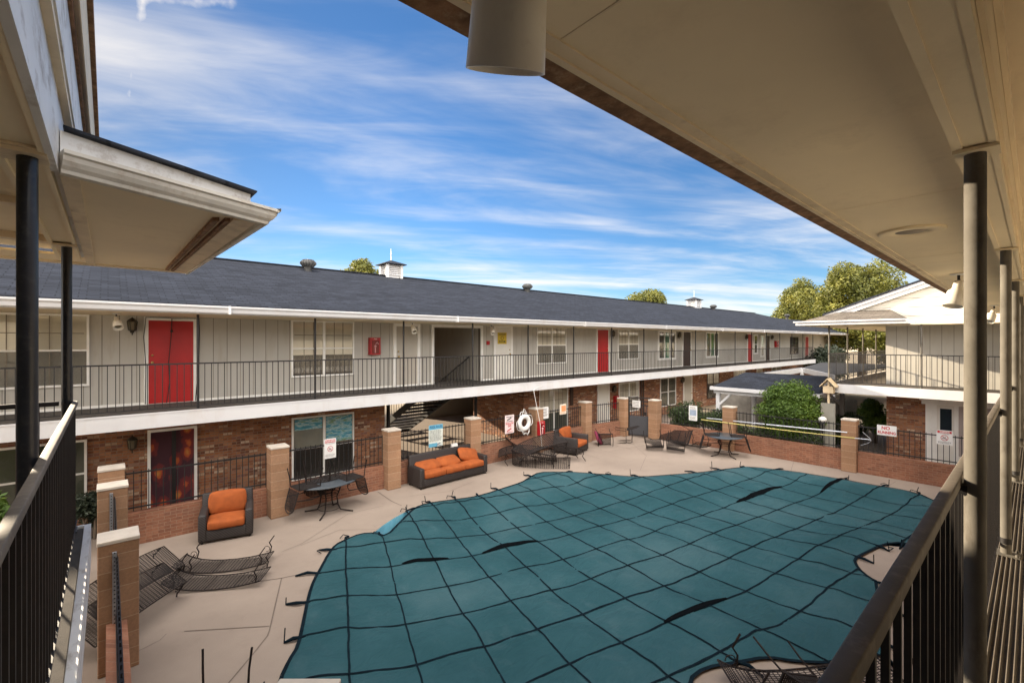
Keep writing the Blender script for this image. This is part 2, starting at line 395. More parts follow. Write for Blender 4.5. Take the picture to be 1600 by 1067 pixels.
# pool edge: inside the cover outline except where the cover is pulled back at the far corner
cen = Vector((7.2, 5.6)); POOL = []
for i, p in enumerate(OUT):
    q = p+(cen-p).normalized()*.42
    if 10 <= i <= 14: q = p-(cen-p).normalized()*(.10, .22, .40, .34, .10)[i-10]
    POOL.append(q)
POOL = chaikin(POOL)
def ring_fill(outer, inner, z):
    pts = [Vector(p) for p in outer]+list(inner); n = len(outer); m = len(inner)
    ed = [(i, (i+1) % n) for i in range(n)]+[(n+i, n+(i+1) % m) for i in range(m)]
    v, e, f, *_ = geometry.delaunay_2d_cdt([Vector((p[0], p[1])) for p in pts], ed, [], 0, 1e-5)
    hole = [Vector((p[0], p[1])) for p in inner]
    keep = []
    for t in f:
        c = sum((v[i] for i in t), Vector((0, 0)))/len(t)
        if inside(c.x, c.y, [Vector(p) for p in outer]) and not inside(c.x, c.y, hole): keep.append(tuple(t))
    return [(p.x, p.y, z) for p in v], keep
rect = [(-6,-6),(26,-6),(26,24.5),(-6,24.5)]
mb = MB(); mb.add(*ring_fill(rect, POOL, G)); 
patio = struct(mb.build('pool_deck', deckm))
n = len(POOL)
mb = MB(); vs = [(p.x, p.y, G) for p in POOL]+[(p.x, p.y, G-1.4) for p in POOL]
mb.add(vs, [(i, (i+1) % n, n+(i+1) % n, n+i) for i in range(n)]); mb.poly([(p.x, p.y, G-1.4) for p in POOL])
struct(mb.build('pool_basin', poolblue))
mb = MB()                                                     # tan coping on the pool edge
for i in range(n):
    a, b = POOL[i], POOL[(i+1) % n]
    if (b-a).length < 1e-4: continue
    nrm = Vector(((b-a).y, -(b-a).x)).normalized()*.28
    if inside((a+nrm*.1).x, (a+nrm*.1).y, POOL): nrm = -nrm
    mb.add([(a.x,a.y,G+.004),(b.x,b.y,G+.004),(b.x+nrm.x,b.y+nrm.y,G+.004),(a.x+nrm.x,a.y+nrm.y,G+.004)], [(0,1,2,3)])
big = [(-400,-400),(400,-400),(400,400),(-400,400)]
mb2 = MB(); mb2.add(*ring_fill(big, [Vector(p) for p in rect], G-.02)); struct(mb2.build('ground', dirt))
# expansion joints and cracks: thin dark fillers lying in the deck
mb = MB()
def joint(pts, w=.018):
    for a, b in zip(pts, pts[1:]):
        a = Vector(a); b = Vector(b); d = (b-a).normalized(); q = Vector((-d.y, d.x))*w/2
        mb.add([(a.x-q.x,a.y-q.y,G+.005),(b.x-q.x,b.y-q.y,G+.005),(b.x+q.x,b.y+q.y,G+.005),(a.x+q.x,a.y+q.y,G+.005)], [(0,1,2,3)])
PG = lambda *l: [px_ground(*p) for p in l]
joint(PG((440,903),(429,950),(421,985),(418,993),(395,1022),(357,1067)))
joint(PG((478,895),(440,903),(405,908))); joint(PG((288,986),(421,978)))
joint(PG((590,768),(612,783),(628,790))); joint(PG((600,790),(545,802),(470,850),(440,862)), .008); joint(PG((590,827),(530,828),(470,852)), .008)
joint(PG((210,1020),(250,1000),(260,990)), .008); joint(PG((740,752),(700,768),(640,775)), .008)
joint(PG((985,690),(1010,712),(1000,735)), .008); joint(PG((1240,722),(1235,738)), .008); joint(PG((1400,752),(1380,764)), .008)
for k in range(5): joint([(13.2+k*1.05, 12.0),(13.1+k*1.0, 10.2)], .01)
joint([(14.3,10.6),(17.3,10.1)], .01); joint([(15.5,11.9),(17.6,9.3)], .01)
o = mb.build('expansion_joint', paint('joint_filler', (.13,.10,.08), .95)); o.parent = patio

# ------------------------------------------------------------------ pool cover
GX = [1.0,1.75,2.5,3.24,3.95,4.73,5.45,6.15,6.9,7.7,8.55,9.42,10.25,11.1,12.0,12.9,13.8,14.7,15.6]
GV = [-5+.85*k for k in range(16)]; GV = [round(v-(-5+.85*6)+0, 3) for v in GV]
def sl(g): return .42-.34*max(0, min(1, (g-2.5)/6.5))
def K(g):
    a = min(max(g, 2.5), 9)-2.5; k = .45*a-.3*a*a/13.0
    if g > 9: k += .15*(g-9)
    if g < 2.5: k -= .45*(2.5-g)
    return k
K0 = K(3.241)
def gmap(g, v): return (g-sl(g)*v, 8.224-(K(g)-K0)-v)
def ginv(x, y):
    g = x
    for _ in range(12):
        v = 8.224-(K(g)-K0)-y; g = x+sl(g)*v
    return g, v
def cell(arr, t):
    for a, b in zip(arr, arr[1:]):
        if a <= t < b: return (t-a)/(b-a)
    return 0
def cz(x, y, d=None):
    if d is None: d = edged(x, y) if inside(x, y) else 0
    g, v = ginv(x, y); cu = cell(GX, g); cv = cell(GV, v)
    tens = math.sin(pi*cu)*math.sin(pi*cv)
    d2 = max(0, d-.55); z = G+.03-.17*(1-math.exp(-d2/1.0))+(.055*tens-.02)*min(1, d2/.4)
    z += (.06*noise.noise(Vector((x*.7, y*.7, 0)))+.022*noise.noise(Vector((g*2.2, v*3.1, 5))))*min(1, d2/.3)
    w = math.exp(-d/.6)                                    # gathers running in from the hem
    z += .09*w*abs(noise.noise(Vector((g*2.6, v*2.6, 3))))*min(1, d/.1)
    return z
step = .115; pts = resample(OUTS, .1); nb = len(pts)
xs = [p.x for p in OUTS]; ys = [p.y for p in OUTS]; inner = []
y = min(ys)
while y < max(ys):
    x = min(xs)
    while x < max(xs):
        if inside(x, y, OUTS):
            d = edged(x, y)
            if d > .06: inner.append((Vector((x+random.uniform(-.015,.015), y+random.uniform(-.015,.015))), d))
        x += step
    y += step
allp = [Vector((p.x, p.y)) for p in pts]+[p for p, _ in inner]; dd = [0]*nb+[d for _, d in inner]
v, e, f, ov, *_ = geometry.delaunay_2d_cdt(allp, [(i, (i+1) % nb) for i in range(nb)], [], 0, 1e-5)
zz = [cz(p.x, p.y, (dd[ov[i][0]] if ov[i] else 0)) for i, p in enumerate(v)]
keep = []
for t in f:
    c = sum((v[i] for i in t), Vector((0, 0)))/3
    if inside(c.x, c.y, OUTS): keep.append(tuple(t))
cover = thing('pool_cover', 'large sagging dark teal mesh pool cover with black strap grid', 'pool cover', (7, 5.5, G))
mb = MB(); mb.add([(p.x, p.y, z) for p, z in zip(v, zz)], keep, True); mb.build('cover_sheet', coverm, cover)
def ribbon(mb, P, w, lift=.012):
    L = []
    for i, p in enumerate(P):
        d = Vector(P[min(i+1, len(P)-1)])-Vector(P[max(i-1, 0)]); d.z = 0
        if d.length < 1e-6: d = Vector((1,0,0))
        q = Vector((-d.y, d.x, 0)).normalized()*w/2
        L += [Vector(p)+Vector((0,0,lift))-q, Vector(p)+Vector((0,0,lift))+q]
    mb.add(L, [(2*i, 2*i+1, 2*i+3, 2*i+2) for i in range(len(P)-1)])
def strap_line(pt):                                        # split a grid line into runs inside the sheet
    runs, cur = [], []
    for p in pt:
        if inside(p[0], p[1], OUTS): cur.append(p)
        else:
            if len(cur) > 3: runs.append(cur)
            cur = []
    if len(cur) > 3: runs.append(cur)
    return runs
springs = []
def do_strap(pt, w):
    for run in strap_line(pt):
        P = [(x+.026*noise.noise(Vector((x*1.1, y*1.1, 9)))+.012*noise.noise(Vector((x*4, y*4, 9))), y+.026*noise.noise(Vector((x*1.1, y*1.1, 4)))+.012*noise.noise(Vector((x*4, y*4, 4)))) for x, y in run]; P = [(x, y, cz(x, y)) for x, y in P]; w = w*random.uniform(.8, 1.25)
        mb = MB(); ribbon(mb, P, w)
        for end, nxt in ((P[0], P[3]), (P[-1], P[-4])):
            d = Vector((end[0]-nxt[0], end[1]-nxt[1], 0)).normalized()
            d.rotate(Matrix.Rotation(random.uniform(-.35, .35), 3, 'Z')); springs.append((Vector(end), d))
        mb.build('strap', strapm, cover)
for g in GX: do_strap([gmap(g, GV[0]+.08*k) for k in range(170)], .028)
for v_ in GV: do_strap([gmap(GX[0]-1+.08*k, v_) for k in range(210)], .030)
mb = MB(); H = [(p.x, p.y, G+.032) for p in pts]; ribbon(mb, H+[H[0]], .05, .008); mb.build('hem_binding', strapm, cover)
for a, d in springs:                                       # loose strap tail, spring and brass anchor standing up
    if random.random() < .15: continue
    L = random.uniform(.22, .42); a = Vector((a.x, a.y, G+.03)); e_ = a+d*L; side = Vector((-d.y, d.x, 0))
    mid = a+d*L*.5+side*random.uniform(-.05, .05)
    mb = MB(); mb.tube([a-d*.05, mid+Vector((0,0,.02)), Vector((e_.x, e_.y, G+.02))], [.016, .026, .014], 6)
    if random.random() < .6: mb.tube([(e_.x, e_.y, G+.01), (e_.x+random.uniform(-.04,.04), e_.y+random.uniform(-.04,.04), G+random.uniform(.12,.24))], .009, 5)
    if random.random() < .35: mb.tube([e_, e_+side*.12+Vector((0,0,.03)), e_+side*.16-d*.1], .009, 5)
    mb.build('anchor_spring', strapm, cover)

for a_, b_, w in (((628, 882), (702, 872), .10), ((752, 858), (836, 838), .12), ((1126, 775), (1206, 755), .16), ((1030, 972), (1130, 930), .07), ((1270, 765), (1330, 752), .08)):   # shade in the gaps under slack straps, painted as dark lens ribbons
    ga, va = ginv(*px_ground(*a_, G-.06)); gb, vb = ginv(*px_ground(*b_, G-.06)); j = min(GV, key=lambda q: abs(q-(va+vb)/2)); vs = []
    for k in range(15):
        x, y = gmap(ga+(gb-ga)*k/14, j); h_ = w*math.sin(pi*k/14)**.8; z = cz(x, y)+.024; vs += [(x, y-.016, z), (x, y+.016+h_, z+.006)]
    mb = MB(); mb.add(vs, [(2*i, 2*i+1, 2*i+3, 2*i+2) for i in range(14)]); mb.build('strap_gap_shade', gapm, cover)

# ------------------------------------------------------------------ the long two-storey building across the court
YW, YD, YP = 13.95, 12.12, 12.3
LB = thing('apartment_building', 'long two storey grey and brick apartment building with dark roof across the pool', 'building', (20, 14, G))
X0, X1, XD = -12.0, 58.0, 44.5
OPU = (8.58, 10.64); OPL = (6.75, 12.8)
def boards(mb, mg, a, b, y, z0, z1, w=.305):
    mg.box(a, y, z0, b, y+.12, z1); x = a
    while x < b-1e-3:
        e = min(b, x+w); mb.box(x+.006, y-.014, z0, e-.006, y-.001, z1); x = e
mb, mg = MB(), MB()
boards(mb, mg, X0, OPU[0], YW, D, .62); up = mb.build('upper_wall', siding, LB); mg.build('groove_backing', groove, up)
mb, mg = MB(), MB(); boards(mb, mg, OPU[1], X1, YW, D, .62); up = mb.build('upper_wall', siding, LB); mg.build('groove_backing', groove, up)
mb = MB()
for a, b in ((X0, OPL[0]), (OPL[1], X1)): mb.box(a, YW, G, b, YW+.2, D-.28)
mb.box(OPL[0]-.2, YW+.2, G, OPL[0], 21.8, D-.28); mb.box(OPL[1], YW+.2, G, OPL[1]+.2, 17.3, D-.28)
mb.box(OPL[1]+.02, YW-.09, G, OPL[1]+.92, YW-.001, D-.28)
lw = mb.build('lower_wall', brick, LB)
mb = MB()                                                   # rear wall, open where the passage runs through
mb.box(X0, 21.8, G, OPL[0], 22, .62); mb.box(OPL[1], 21.8, G, X1, 22, .62); mb.box(OPL[0], 21.8, D-.28, OPL[1], 22, .62)
mb.box(X0, YW+.2, G, X0+.2, 21.8, .62); mb.box(X1-.2, YW+.2, G, X1, 21.8, .62)
mb.build('rear_wall', siding, LB)
mb = MB(); y0, y1 = 14.6, 18.6                              # stairwell room on the upper floor
mb.box(OPU[0]-.12, YW+.13, D, OPU[0], 19.6, .6); mb.box(OPU[1], YW+.13, D, OPU[1]+.12, 19.6, .6); mb.box(OPU[0], 19.5, D, OPU[1], 19.6, .6)
mb.build('stairwell_wall', siding, LB)
mb = MB()                                                   # floor slab with a stair hole
mb.box(X0, YD+.03, D-.28, OPU[0], 21.8, D-.012); mb.box(OPU[1], YD+.03, D-.28, XD, 21.8, D-.012)
mb.box(OPU[0], YD+.03, D-.28, OPU[1], y0, D-.012); mb.box(OPU[0], y1, D-.28, OPU[1], 21.8, D-.012)
mb.build('gallery_deck', conc, LB)
mb = MB(); mb.box(X0, YD+.08, D-.01, XD, YW-.02, D); mb.box(OPU[0], YW-.02, D-.01, OPU[1], y0, D); mb.build('deck_carpet', carpet, LB)
mb = MB(); mb.box(X0, YD, D-.30, XD, YD+.03, D+.012); mb.box(X0, YD-.008, D-.015, XD, YD, D+.02); mb.build('slab_fascia', white, LB)
mb = MB(); mb.box(X0, YW-.035, D+.001, OPU[0], YW-.016, D+.06); mb.box(OPU[1], YW-.035, D+.001, X1, YW-.016, D+.06); mb.build('baseboard', trimw, LB)
mb = MB(); mb.box(X0, 11.95, .60, X1, 21.8, .62); mb.build('gallery_ceiling', cream, LB)
# roof: gable with hipped ends; the far end steps down
EV, RY, RZ, EZ = 11.78, 18.0, 2.75, .80
mb = MB(); xa, xb = X0-.5, 47.2
prof = [(EV, EZ), (RY, RZ), (24.22, EZ), (24.22, EZ-.06), (EV, EZ-.06)]
A = [(xa, y, z) for y, z in prof]; B = [(52.5 if i != 1 else xb, y, z) for i, (y, z) in enumerate(prof)]
mb.add(A+B, [(0,1,6,5), (1,2,7,6), (2,3,8,7), (3,4,9,8), (4,0,5,9), (4,3,2,1,0), (5,6,7,8,9)])
C = [(49, 12.2, .9), (49, 17.2, 2.35), (49, 22.2, .9)]; E = [(60, 12.2, .9), (60, 17.2, 2.35), (60, 22.2, .9)]
mb.add(C+E, [(0,1,4,3), (1,2,5,4), (2,0,3,5), (0,2,1), (3,4,5)])
roof = mb.build('roof', roofm, LB)
mb = MB(); mb.bar((xa, RY, RZ+.012), (xb, RY, RZ+.012), .26, .03); mb.build('ridge_cap', roofm, roof)
mb = MB(); mb.box(xa, 11.90, .60, X1, 11.945, .79)
P = [(11.90,.615),(11.86,.60),(11.82,.63),(11.80,.70),(11.765,.74),(11.765,.775),(11.90,.775)]; k = len(P)      # ogee gutter
mb.add([(xa,y,z) for y,z in P]+[(X1,y,z) for y,z in P], [(i,(i+1)%k,k+(i+1)%k,k+i) for i in range(k)]+[tuple(range(k))[::-1], tuple(range(k,2*k))])
x = 2.0
while x < 57: mb.box(x, 11.757, .60, x+.05, 11.905, .782); x += 6.1
mb.build('gutter', white, LB)
# posts
x = 1.50
posts = [1.50-2.52*k for k in range(5, 0, -1)]+[1.50+2.525*k for k in range(18)]
for x in posts:
    mb = MB(); mb.cyl(x, YP, D, .60, .026, 10); mb.box(x-.07, YP-.07, D, x+.07, YP+.07, D+.01); mb.build('post', black, LB)
for x in (7.0, 10.62):
    mb = MB(); mb.cyl(x, 14.2, G, D-.28, .06, 12); mb.build('ground_post', black, LB)
# railing, one section per bay
RL = thing('gallery_railing', 'long black iron gallery railing along the upper floor across the pool', 'railing', (20, YP, D))
for a, b in zip(posts, posts[1:]):
    mb = MB(); mb.box(a, YP-.045, D+1.0, b, YP-.005, D+1.03); mb.box(a, YP-.035, D+.07, b, YP-.015, D+.09)
    n = max(4, round((b-a)/.125))
    for i in range(1, n):
        x = a+(b-a)*i/n; mb.box(x-.007, YP-.032, D+.09, x+.007, YP-.018, D+1.0)
    mb.build('railing_section', black, RL)

def frame(mb, x0, x1, z0, z1, w, y, d=.04, bottom=True):
    mb.box(x0-w, y-d, z1, x1+w, y, z1+w); mb.box(x0-w, y-d, z0, x0, y, z1); mb.box(x1, y-d, z0, x1+w, y, z1)
    if bottom: mb.box(x0-w, y-d, z0-w, x1+w, y, z0)
def blinds(parent, x0, x1, z0, z1, y, mat=blind, pitch=.032, tilt=.014):
    mb = MB(); z = z0; mb.box(x0, y-.003, z0, x1, y, z1)
    while z < z1-.01:
        mb.add([(x0,y-.005-tilt,z),(x1,y-.005-tilt,z),(x1,y-.005,z+pitch*.85),(x0,y-.005,z+pitch*.85)], [(0,1,2,3)]); z += pitch
    mb.build('blind', mat, parent)
muntinm = paint('brown_muntin', (.20, .165, .12), .5)
def window(x0, x1, z0, z1, y=YW-.014, w=.045, fm=trimw, units=2, grid=True, bl=(0, 1), blm=blind, lower=dark, name='window', par=LB, rail=True):
    mb = MB(); frame(mb, x0, x1, z0, z1, w, y, .05); ux = (x1-x0)/units; zm = (z0+z1)/2
    for k in range(1, units): mb.box(x0+ux*k-.035, y-.05, z0, x0+ux*k+.035, y, z1)
    for k in range(units if rail else 0):
        mb.box(x0+ux*k+(.035 if k else 0), y-.047, zm-.02, x0+ux*(k+1)-(.035 if k < units-1 else 0), y-.012, zm+.02)
    win = mb.build(name, fm, par)
    if grid:
        mb = MB()
        for k in range(units):
            a, b = x0+ux*k+.04, x0+ux*(k+1)-.04
            for i in (1, 2): mb.box(a+(b-a)*i/3-.008, y-.036, z0, a+(b-a)*i/3+.008, y-.03, z1)
            for zq in ((zm+z1)/2,): mb.box(a, y-.0375, zq-.008, b, y-.0365, zq+.008)
        mb.build('muntin', muntinm, win)
    mb = MB()
    for k in range(units): mb.poly([(x0+ux*k+(.035 if k else 0), y-.026, z0), (x0+ux*(k+1)-(.035 if k < units-1 else 0), y-.026, z0), (x0+ux*(k+1)-(.035 if k < units-1 else 0), y-.026, z1), (x0+ux*k+(.035 if k else 0), y-.026, z1)])
    mb.build('pane', glass, win)
    if bl[1] == 1 and grid: mb = MB(); mb.poly([(x0, y-.0275, z0), (x1, y-.0275, z0), (x1, y-.0275, zm-.02), (x0, y-.0275, zm-.02)]); mb.build('insect_screen', screenm, win)
    zb = z1-(z1-z0)*bl[1]
    if bl[1] > 0: blinds(win, x0, x1, zb+.001, z1, y-.001, blm)
    if bl[1] < 1: mb = MB(); mb.box(x0, y-.006, z0, x1, y-.0005, zb); mb.build('dark_room', lower, win)
    return win
def door(x0, x1, z1, mat, y=YW-.014, z0=D, tm=trimw, tw=.085, inset=.012, knob=True, side=1, panels=False, name='door', par=LB):
    mb = MB(); mb.box(x0, y-inset-.03, z0+.02, x1, y-.001, z1)
    if panels:
        w = x1-x0
        for zz_ in ((.18,.75),(.95,1.75)):
            for u in (.12,.55): mb.box(x0+w*u, y-inset-.036, z0+zz_[0], x0+w*(u+.33), y-inset-.0305, z0+zz_[1])
    d = mb.build(name, mat, par)
    mb = MB(); mb.box(x0-tw, y-.05, z0+.001, x0-.002, y, z1+tw); mb.box(x1+.002, y-.05, z0+.001, x1+tw, y, z1+tw); mb.box(x0-.002, y-.05, z1+.004, x1+.002, y, z1+tw)
    mb.build('door_trim', tm, d)
    if knob:
        mb = MB(); kx = x0+.07 if side < 0 else x1-.07
        mb.sphere((kx, y-.09, z0+1.0), .032, 10); mb.tube([(kx, y-.04, z0+1.0), (kx, y-.09, z0+1.0)], .012, 8); mb.build('door_knob', brass, d); mb = MB(); mb.sphere((kx, y-.055, z0+1.17), .025, 8); mb.build('door_lock', brass, d)
    return d
window(-2.15, -.36, -.94, .55, bl=(0, 1))
door(.72, 1.60, .50, red, side=-1)
mb = MB(); mb.sphere((1.16, YW-.065, .25), .03, 8); mb.build('door_knocker', lanternm, LB)
mb = MB(); mb.tube([(.66, YW-.09, D+.02), (.67, YW-.09, -.6), (.63, YW-.09, .1), (.67, YW-.09, .57), (1.15, YW-.09, .565), (1.165, YW-.09, .56), (1.72, YW-.09, .57), (1.73, YW-.09, .1), (1.70, YW-.09, -.6), (1.64, YW-.09, D+.02)], .009, 6); mb.tube([(1.165, YW-.09, .56), (1.15, YW-.10, .1), (1.10, YW-.10, -.5), (1.12, YW-.10, -1.0), (1.06, YW-.10, D+.02)], .009, 6)
single(mb, 'loose_cable', black, 'black cables hanging round and down the nearest upper red door', 'cable')
window(3.94, 5.67, -.98, .57, bl=(0, .62), lower=paint('dim_room', (.10,.085,.07), .9))
door(7.14, 7.92, .50, greyd, side=-1, tw=.11, inset=-.01)
door(11.37, 12.15, .55, whited, tw=.10)
w3 = window(13.66, 15.42, -.92, .59, fm=trimw, bl=(0, 1))
door(17.7, 18.53, .56, red, tw=.08)
window(19.4, 21.15, -.88, .58, bl=(0, 1))
g_ = window(23.2, 24.9, -.94, .52, w=.12, units=3, grid=False, bl=(0, 0), lower=dark, rail=False); mb = MB(); mb.box(23.72, YW-.034, -.94, 24.38, YW-.022, .52); mb.build('green_screen', blueglass, g_)
door(25.87, 26.75, .56, brownd, tw=.07)
g_ = window(28.86, 30.46, -.94, .52, w=.12, units=3, grid=False, bl=(0, 0), lower=dark, rail=False); mb = MB(); mb.box(29.36, YW-.034, -.94, 29.96, YW-.022, .52); mb.build('green_screen', blueglass, g_)
door(35.25, 36.05, .52, red, tw=.08)
window(36.45, 37.0, -.85, .42, w=.1, units=1, grid=False, bl=(0, 0)); window(37.75, 38.25, -1.1, .38, w=.1, units=1, grid=False, bl=(0, 1))
door(38.6, 39.45, .45, brownd, tw=.06); window(44.2, 46.1, -1.05, .36, fm=brownd, bl=(0, 0)); door(48.0, 48.9, .42, red, tw=.06)
mb = MB(); frame(mb, OPU[0], OPU[1], D+.001, .50, .1, YW-.014, .05, False); mb.box(OPU[0], YW-.05, .5, OPU[1], YW+.11, .601); mb.build('opening_trim', trimw, LB)
# ground floor openings
yb = YW
window(-1.9, -.40, -3.62, -2.22, y=yb, bl=(0, 0), lower=paint('green_grey_room', (.075,.08,.055), .7), grid=False)
d = MB(); d.box(.76, yb-.02, G+.03, 1.62, yb-.001, -2.17); dr = d.build('curtained_door', curtain, LB)
d = MB(); frame(d, .76, 1.62, G+.03, -2.17, .06, yb, .06, False); d.build('door_frame', trimw, dr)
d = MB(); d.box(1.17, yb-.04, G+.03, 1.25, yb-.021, -2.17); d.build('centre_strip', black, dr)
w2 = window(3.96, 5.67, -3.95, -2.22, y=yb, grid=False, bl=(0, .48), blm=paint('tan_shade', (.30,.26,.20), .7), lower=dark)
d = MB(); d.box(3.99, yb-.034, -2.55, 4.76, yb-.03, -2.24); d.box(4.87, yb-.034, -3.0, 5.65, yb-.03, -2.24); d.build('picture_film', banner, w2)
window(13.8, 15.55, -3.95, -2.10, y=yb, bl=(0, .55), lower=paint('grey_green_room', (.10,.11,.09), .6))
door(17.78, 18.6, -2.14, whited, y=yb, z0=G, tw=.06)
window(19.5, 21.2, -3.6, -2.16, y=yb, bl=(0, 1)); window(23.4, 25.0, -3.65, -2.12, y=yb, bl=(0, 0), lower=paint('dim_green_room', (.06,.065,.05), .6))
door(26.0, 26.9, -2.12, greyd, y=yb, z0=G, tw=.08); window(29.0, 30.6, -3.65, -2.1, y=yb, bl=(0, .4), fm=brownd)
window(33, 34.8, -3.65, -2.1, y=yb, bl=(0, 1)); door(37, 37.9, -2.12, greyd, y=yb, z0=G); window(40, 41.8, -3.65, -2.1, y=yb, bl=(0, 1))
# dark boards on the brick column beside the grilled window
d = MB(); d.box(15.75, yb-.05, -2.9, 15.95, yb-.001, D-.28); d.box(21.4, yb-.05, G, 21.5, yb-.001, D-.28); d.box(21.62, yb-.05, G, 21.7, yb-.001, D-.28); d.build('dark_trim_board', brownd, LB)
# open tread stair falling away from the gallery to the ground behind
st = MB(); nst = 14; sy0, sy1 = y0, 19.6; xl, xr = 9.0, 10.55
for i in range(nst):
    t = (i+.6)/nst; yy = sy0+(sy1-sy0)*t; z = D+(G-D)*t; st.box(xl, yy-.15, z-.05, xr, yy+.15, z)
stair = st.build('stair_tread', rustiron, LB)
st = MB()
for x in (xl-.04, xr+.04): st.bar((x, sy0, D-.1), (x, sy1, G+.02), .05, .26)
st.build('stair_stringer', black, LB)
st = MB()
for x in (xl-.05, xr+.05):
    st.bar((x, sy0, D+.9), (x, sy1, G+.92), .035, .035)
    for i in range(24):
        t = i/23; yy = sy0+(sy1-sy0)*t; z = D+(G-D)*t; st.bar((x, yy, z), (x, yy, z+.9), .014)
st.build('stair_handrail', black, LB)
# roof furniture
def turbine(x, y, sc=1):
    z = RZ-(RY-y)*(RZ-EZ)/(RY-EV); m = MB()
    m.lathe([(.13,-.15),(.13,.12),(.15,.14)], (x,y,z), 16)
    m.lathe([(.16,.14),(.23,.2),(.26,.27),(.23,.34),(.14,.40),(.02,.42)], (x,y,z), 20)
    for k in range(16):
        t = 2*pi*k/16; c, s_ = math.cos(t), math.sin(t); c2, s2 = math.cos(t+.2), math.sin(t+.2)
        m.bar((x+.17*c, y+.17*s_, z+.15), (x+.27*c2, y+.27*s2, z+.27), .012, .05); m.bar((x+.27*c2, y+.27*s2, z+.27), (x+.16*c, y+.16*s_, z+.385), .012, .05)
    m.build('turbine_vent', paint('weathered_vent_metal', (.07,.07,.068), .55, 14, .3, (.06,.035,.02), .4, 20, metallic=.2) if 'weathered_vent_metal' not in MATS else MATS['weathered_vent_metal'], roof)
for x, y in ((5.45, 17.4), (16.45, 17.5), (37.7, 17.6), (53.0, 17.0)): turbine(x, y)
def cupola(x, y, s_):
    z = RZ-.1; m = MB(); w = .42*s_; h = .75*s_
    for sx in (-1, 1):
        for sy in (-1, 1): m.box(x+sx*w-.05, y+sy*w-.05, z, x+sx*w+.05, y+sy*w+.05, z+h)
    zq = z+.12
    while zq < z+h-.05:
        for sy in (-1, 1): m.add([(x-w,y+sy*w,zq),(x+w,y+sy*w,zq),(x+w,y+sy*(w-.05),zq+.06),(x-w,y+sy*(w-.05),zq+.06)], [(0,1,2,3)]); m.add([(x+sy*w,y-w,zq),(x+sy*w,y+w,zq),(x+sy*(w-.05),y+w,zq+.06),(x+sy*(w-.05),y-w,zq+.06)], [(0,1,2,3)])
        zq += .075
    m.box(x-w+.06, y-w+.06, z, x+w-.06, y+w-.06, z+h-.02); m.tube([(x,y,z+h+.2),(x,y,z+h+.95*s_)], [.022,.01], 6); m.sphere((x,y,z+h+.62*s_), .035, 8)
    c = m.build('cupola', white, roof)
    m = MB(); e = w+.17; m.box(x-e, y-e, z+h, x+e, y+e, z+h+.03)
    m.add([(x-e,y-e,z+h+.03),(x+e,y-e,z+h+.03),(x+e,y+e,z+h+.03),(x-e,y+e,z+h+.03),(x,y,z+h+.30*s_)], [(0,1,4),(1,2,4),(2,3,4),(3,0,4)]); m.build('cupola_roof', roofm, roof)
cupola(9.0, 18, .75); cupola(35.2, 18, .85)
# ------------------------------------------------------------------ wing closing the far end of the court
XS, XW = 19.2, 20.6
FW = thing('gabled_wing', 'cream gabled wing with brick ground floor and hipped corner porch facing the pool', 'building', (24, 0, G))
mb, mg = MB(), MB(); y = -9.0                              # boarded upper wall facing the court
mg.box(XW, -9, D, XW+.12, 3.45, .55)
while y < 3.44:
    e_ = min(3.45, y+.29); mb.box(XW-.014, y+.006, D, XW-.001, e_-.006, .55); y = e_
mb.box(XW-.02, 3.25, D, XW+.14, 3.47, .55)
mb.box(XW+.15, 3.33, D, 44, 3.45, .55)
w = mb.build('upper_wall', siding, FW); mg.build('groove_backing', groove, w)
mb = MB(); mb.box(XW, -9, G, XW+.2, 3.45, D-.28); mb.box(XW+.2, 3.25, G, 44, 3.45, D-.28); mb.box(43.8, -9, G, 44, 3.25, .5); mb.box(XW, -9.2, G, 44, -9, .5)
mb.build('lower_wall', brick, FW)
mb = MB(); mb.box(XS+.03, -9, D-.28, 44, 4.95, D-.012); mb.build('gallery_deck', conc, FW)
mb = MB(); mb.box(XS+.08, -9, D-.0115, XW-.02, 4.9, D); mb.box(XW-.02, 3.5, D-.0115, 44, 4.9, D); mb.build('deck_carpet', ribbed, FW)
mb = MB(); mb.box(XS, -9, D-.29, XS+.03, 4.98, D+.012); mb.box(XS+.03, 4.95, D-.29, 44, 4.98, D+.012); mb.build('slab_fascia', white, FW)
# gable above: horizontal boards, rake boards, roof
pk, pz, ey, ez = -2.4, 3.74, 4.95, 1.05                      # ridge, eave
sl_ = (pz-ez)/(ey-pk)
mb = MB(); z = .56
while z < pz-.05:
    z2 = min(z+.30, pz-.02); ya = ey-(z-ez)/sl_ if z > ez else 4.4; yb_ = 2*pk-ya
    yc = ey-(z2-ez)/sl_ if z2 > ez else 4.4
    ya = min(ya, 4.4); yc = min(yc, 4.4)
    mb.slab([(XW-.30-.0, ya-.05, z), (XW-.30, yc-.05, z2-.012), (XW-.30, 2*pk-yc+.05, z2-.012), (XW-.30, 2*pk-ya+.05, z)], (.25, 0, 0)); z = z2
mb.box(XW-.29, -9, .53, XW+.1, 3.4, .56)
mb.build('gable_boards', lap, FW)
mb = MB()
for sgn in (1, -1):
    p = (XW-.42, pk+sgn*(ey+.25-pk), ez-.25*sl_); q = (XW-.42, pk, pz)
    mb.slab([p, q, (q[0], q[1], q[2]-.22), (p[0], p[1], p[2]-.22)], (.05, 0, 0))
    mb.slab([(p[0]-.05, p[1], p[2]+.02), (q[0]-.05, q[1], q[2]+.02), (q[0]-.05, q[1], q[2]-.07), (p[0]-.05, p[1], p[2]-.07)], (.045, 0, 0))
mb.build('rake_board', white, FW)
mb = MB()
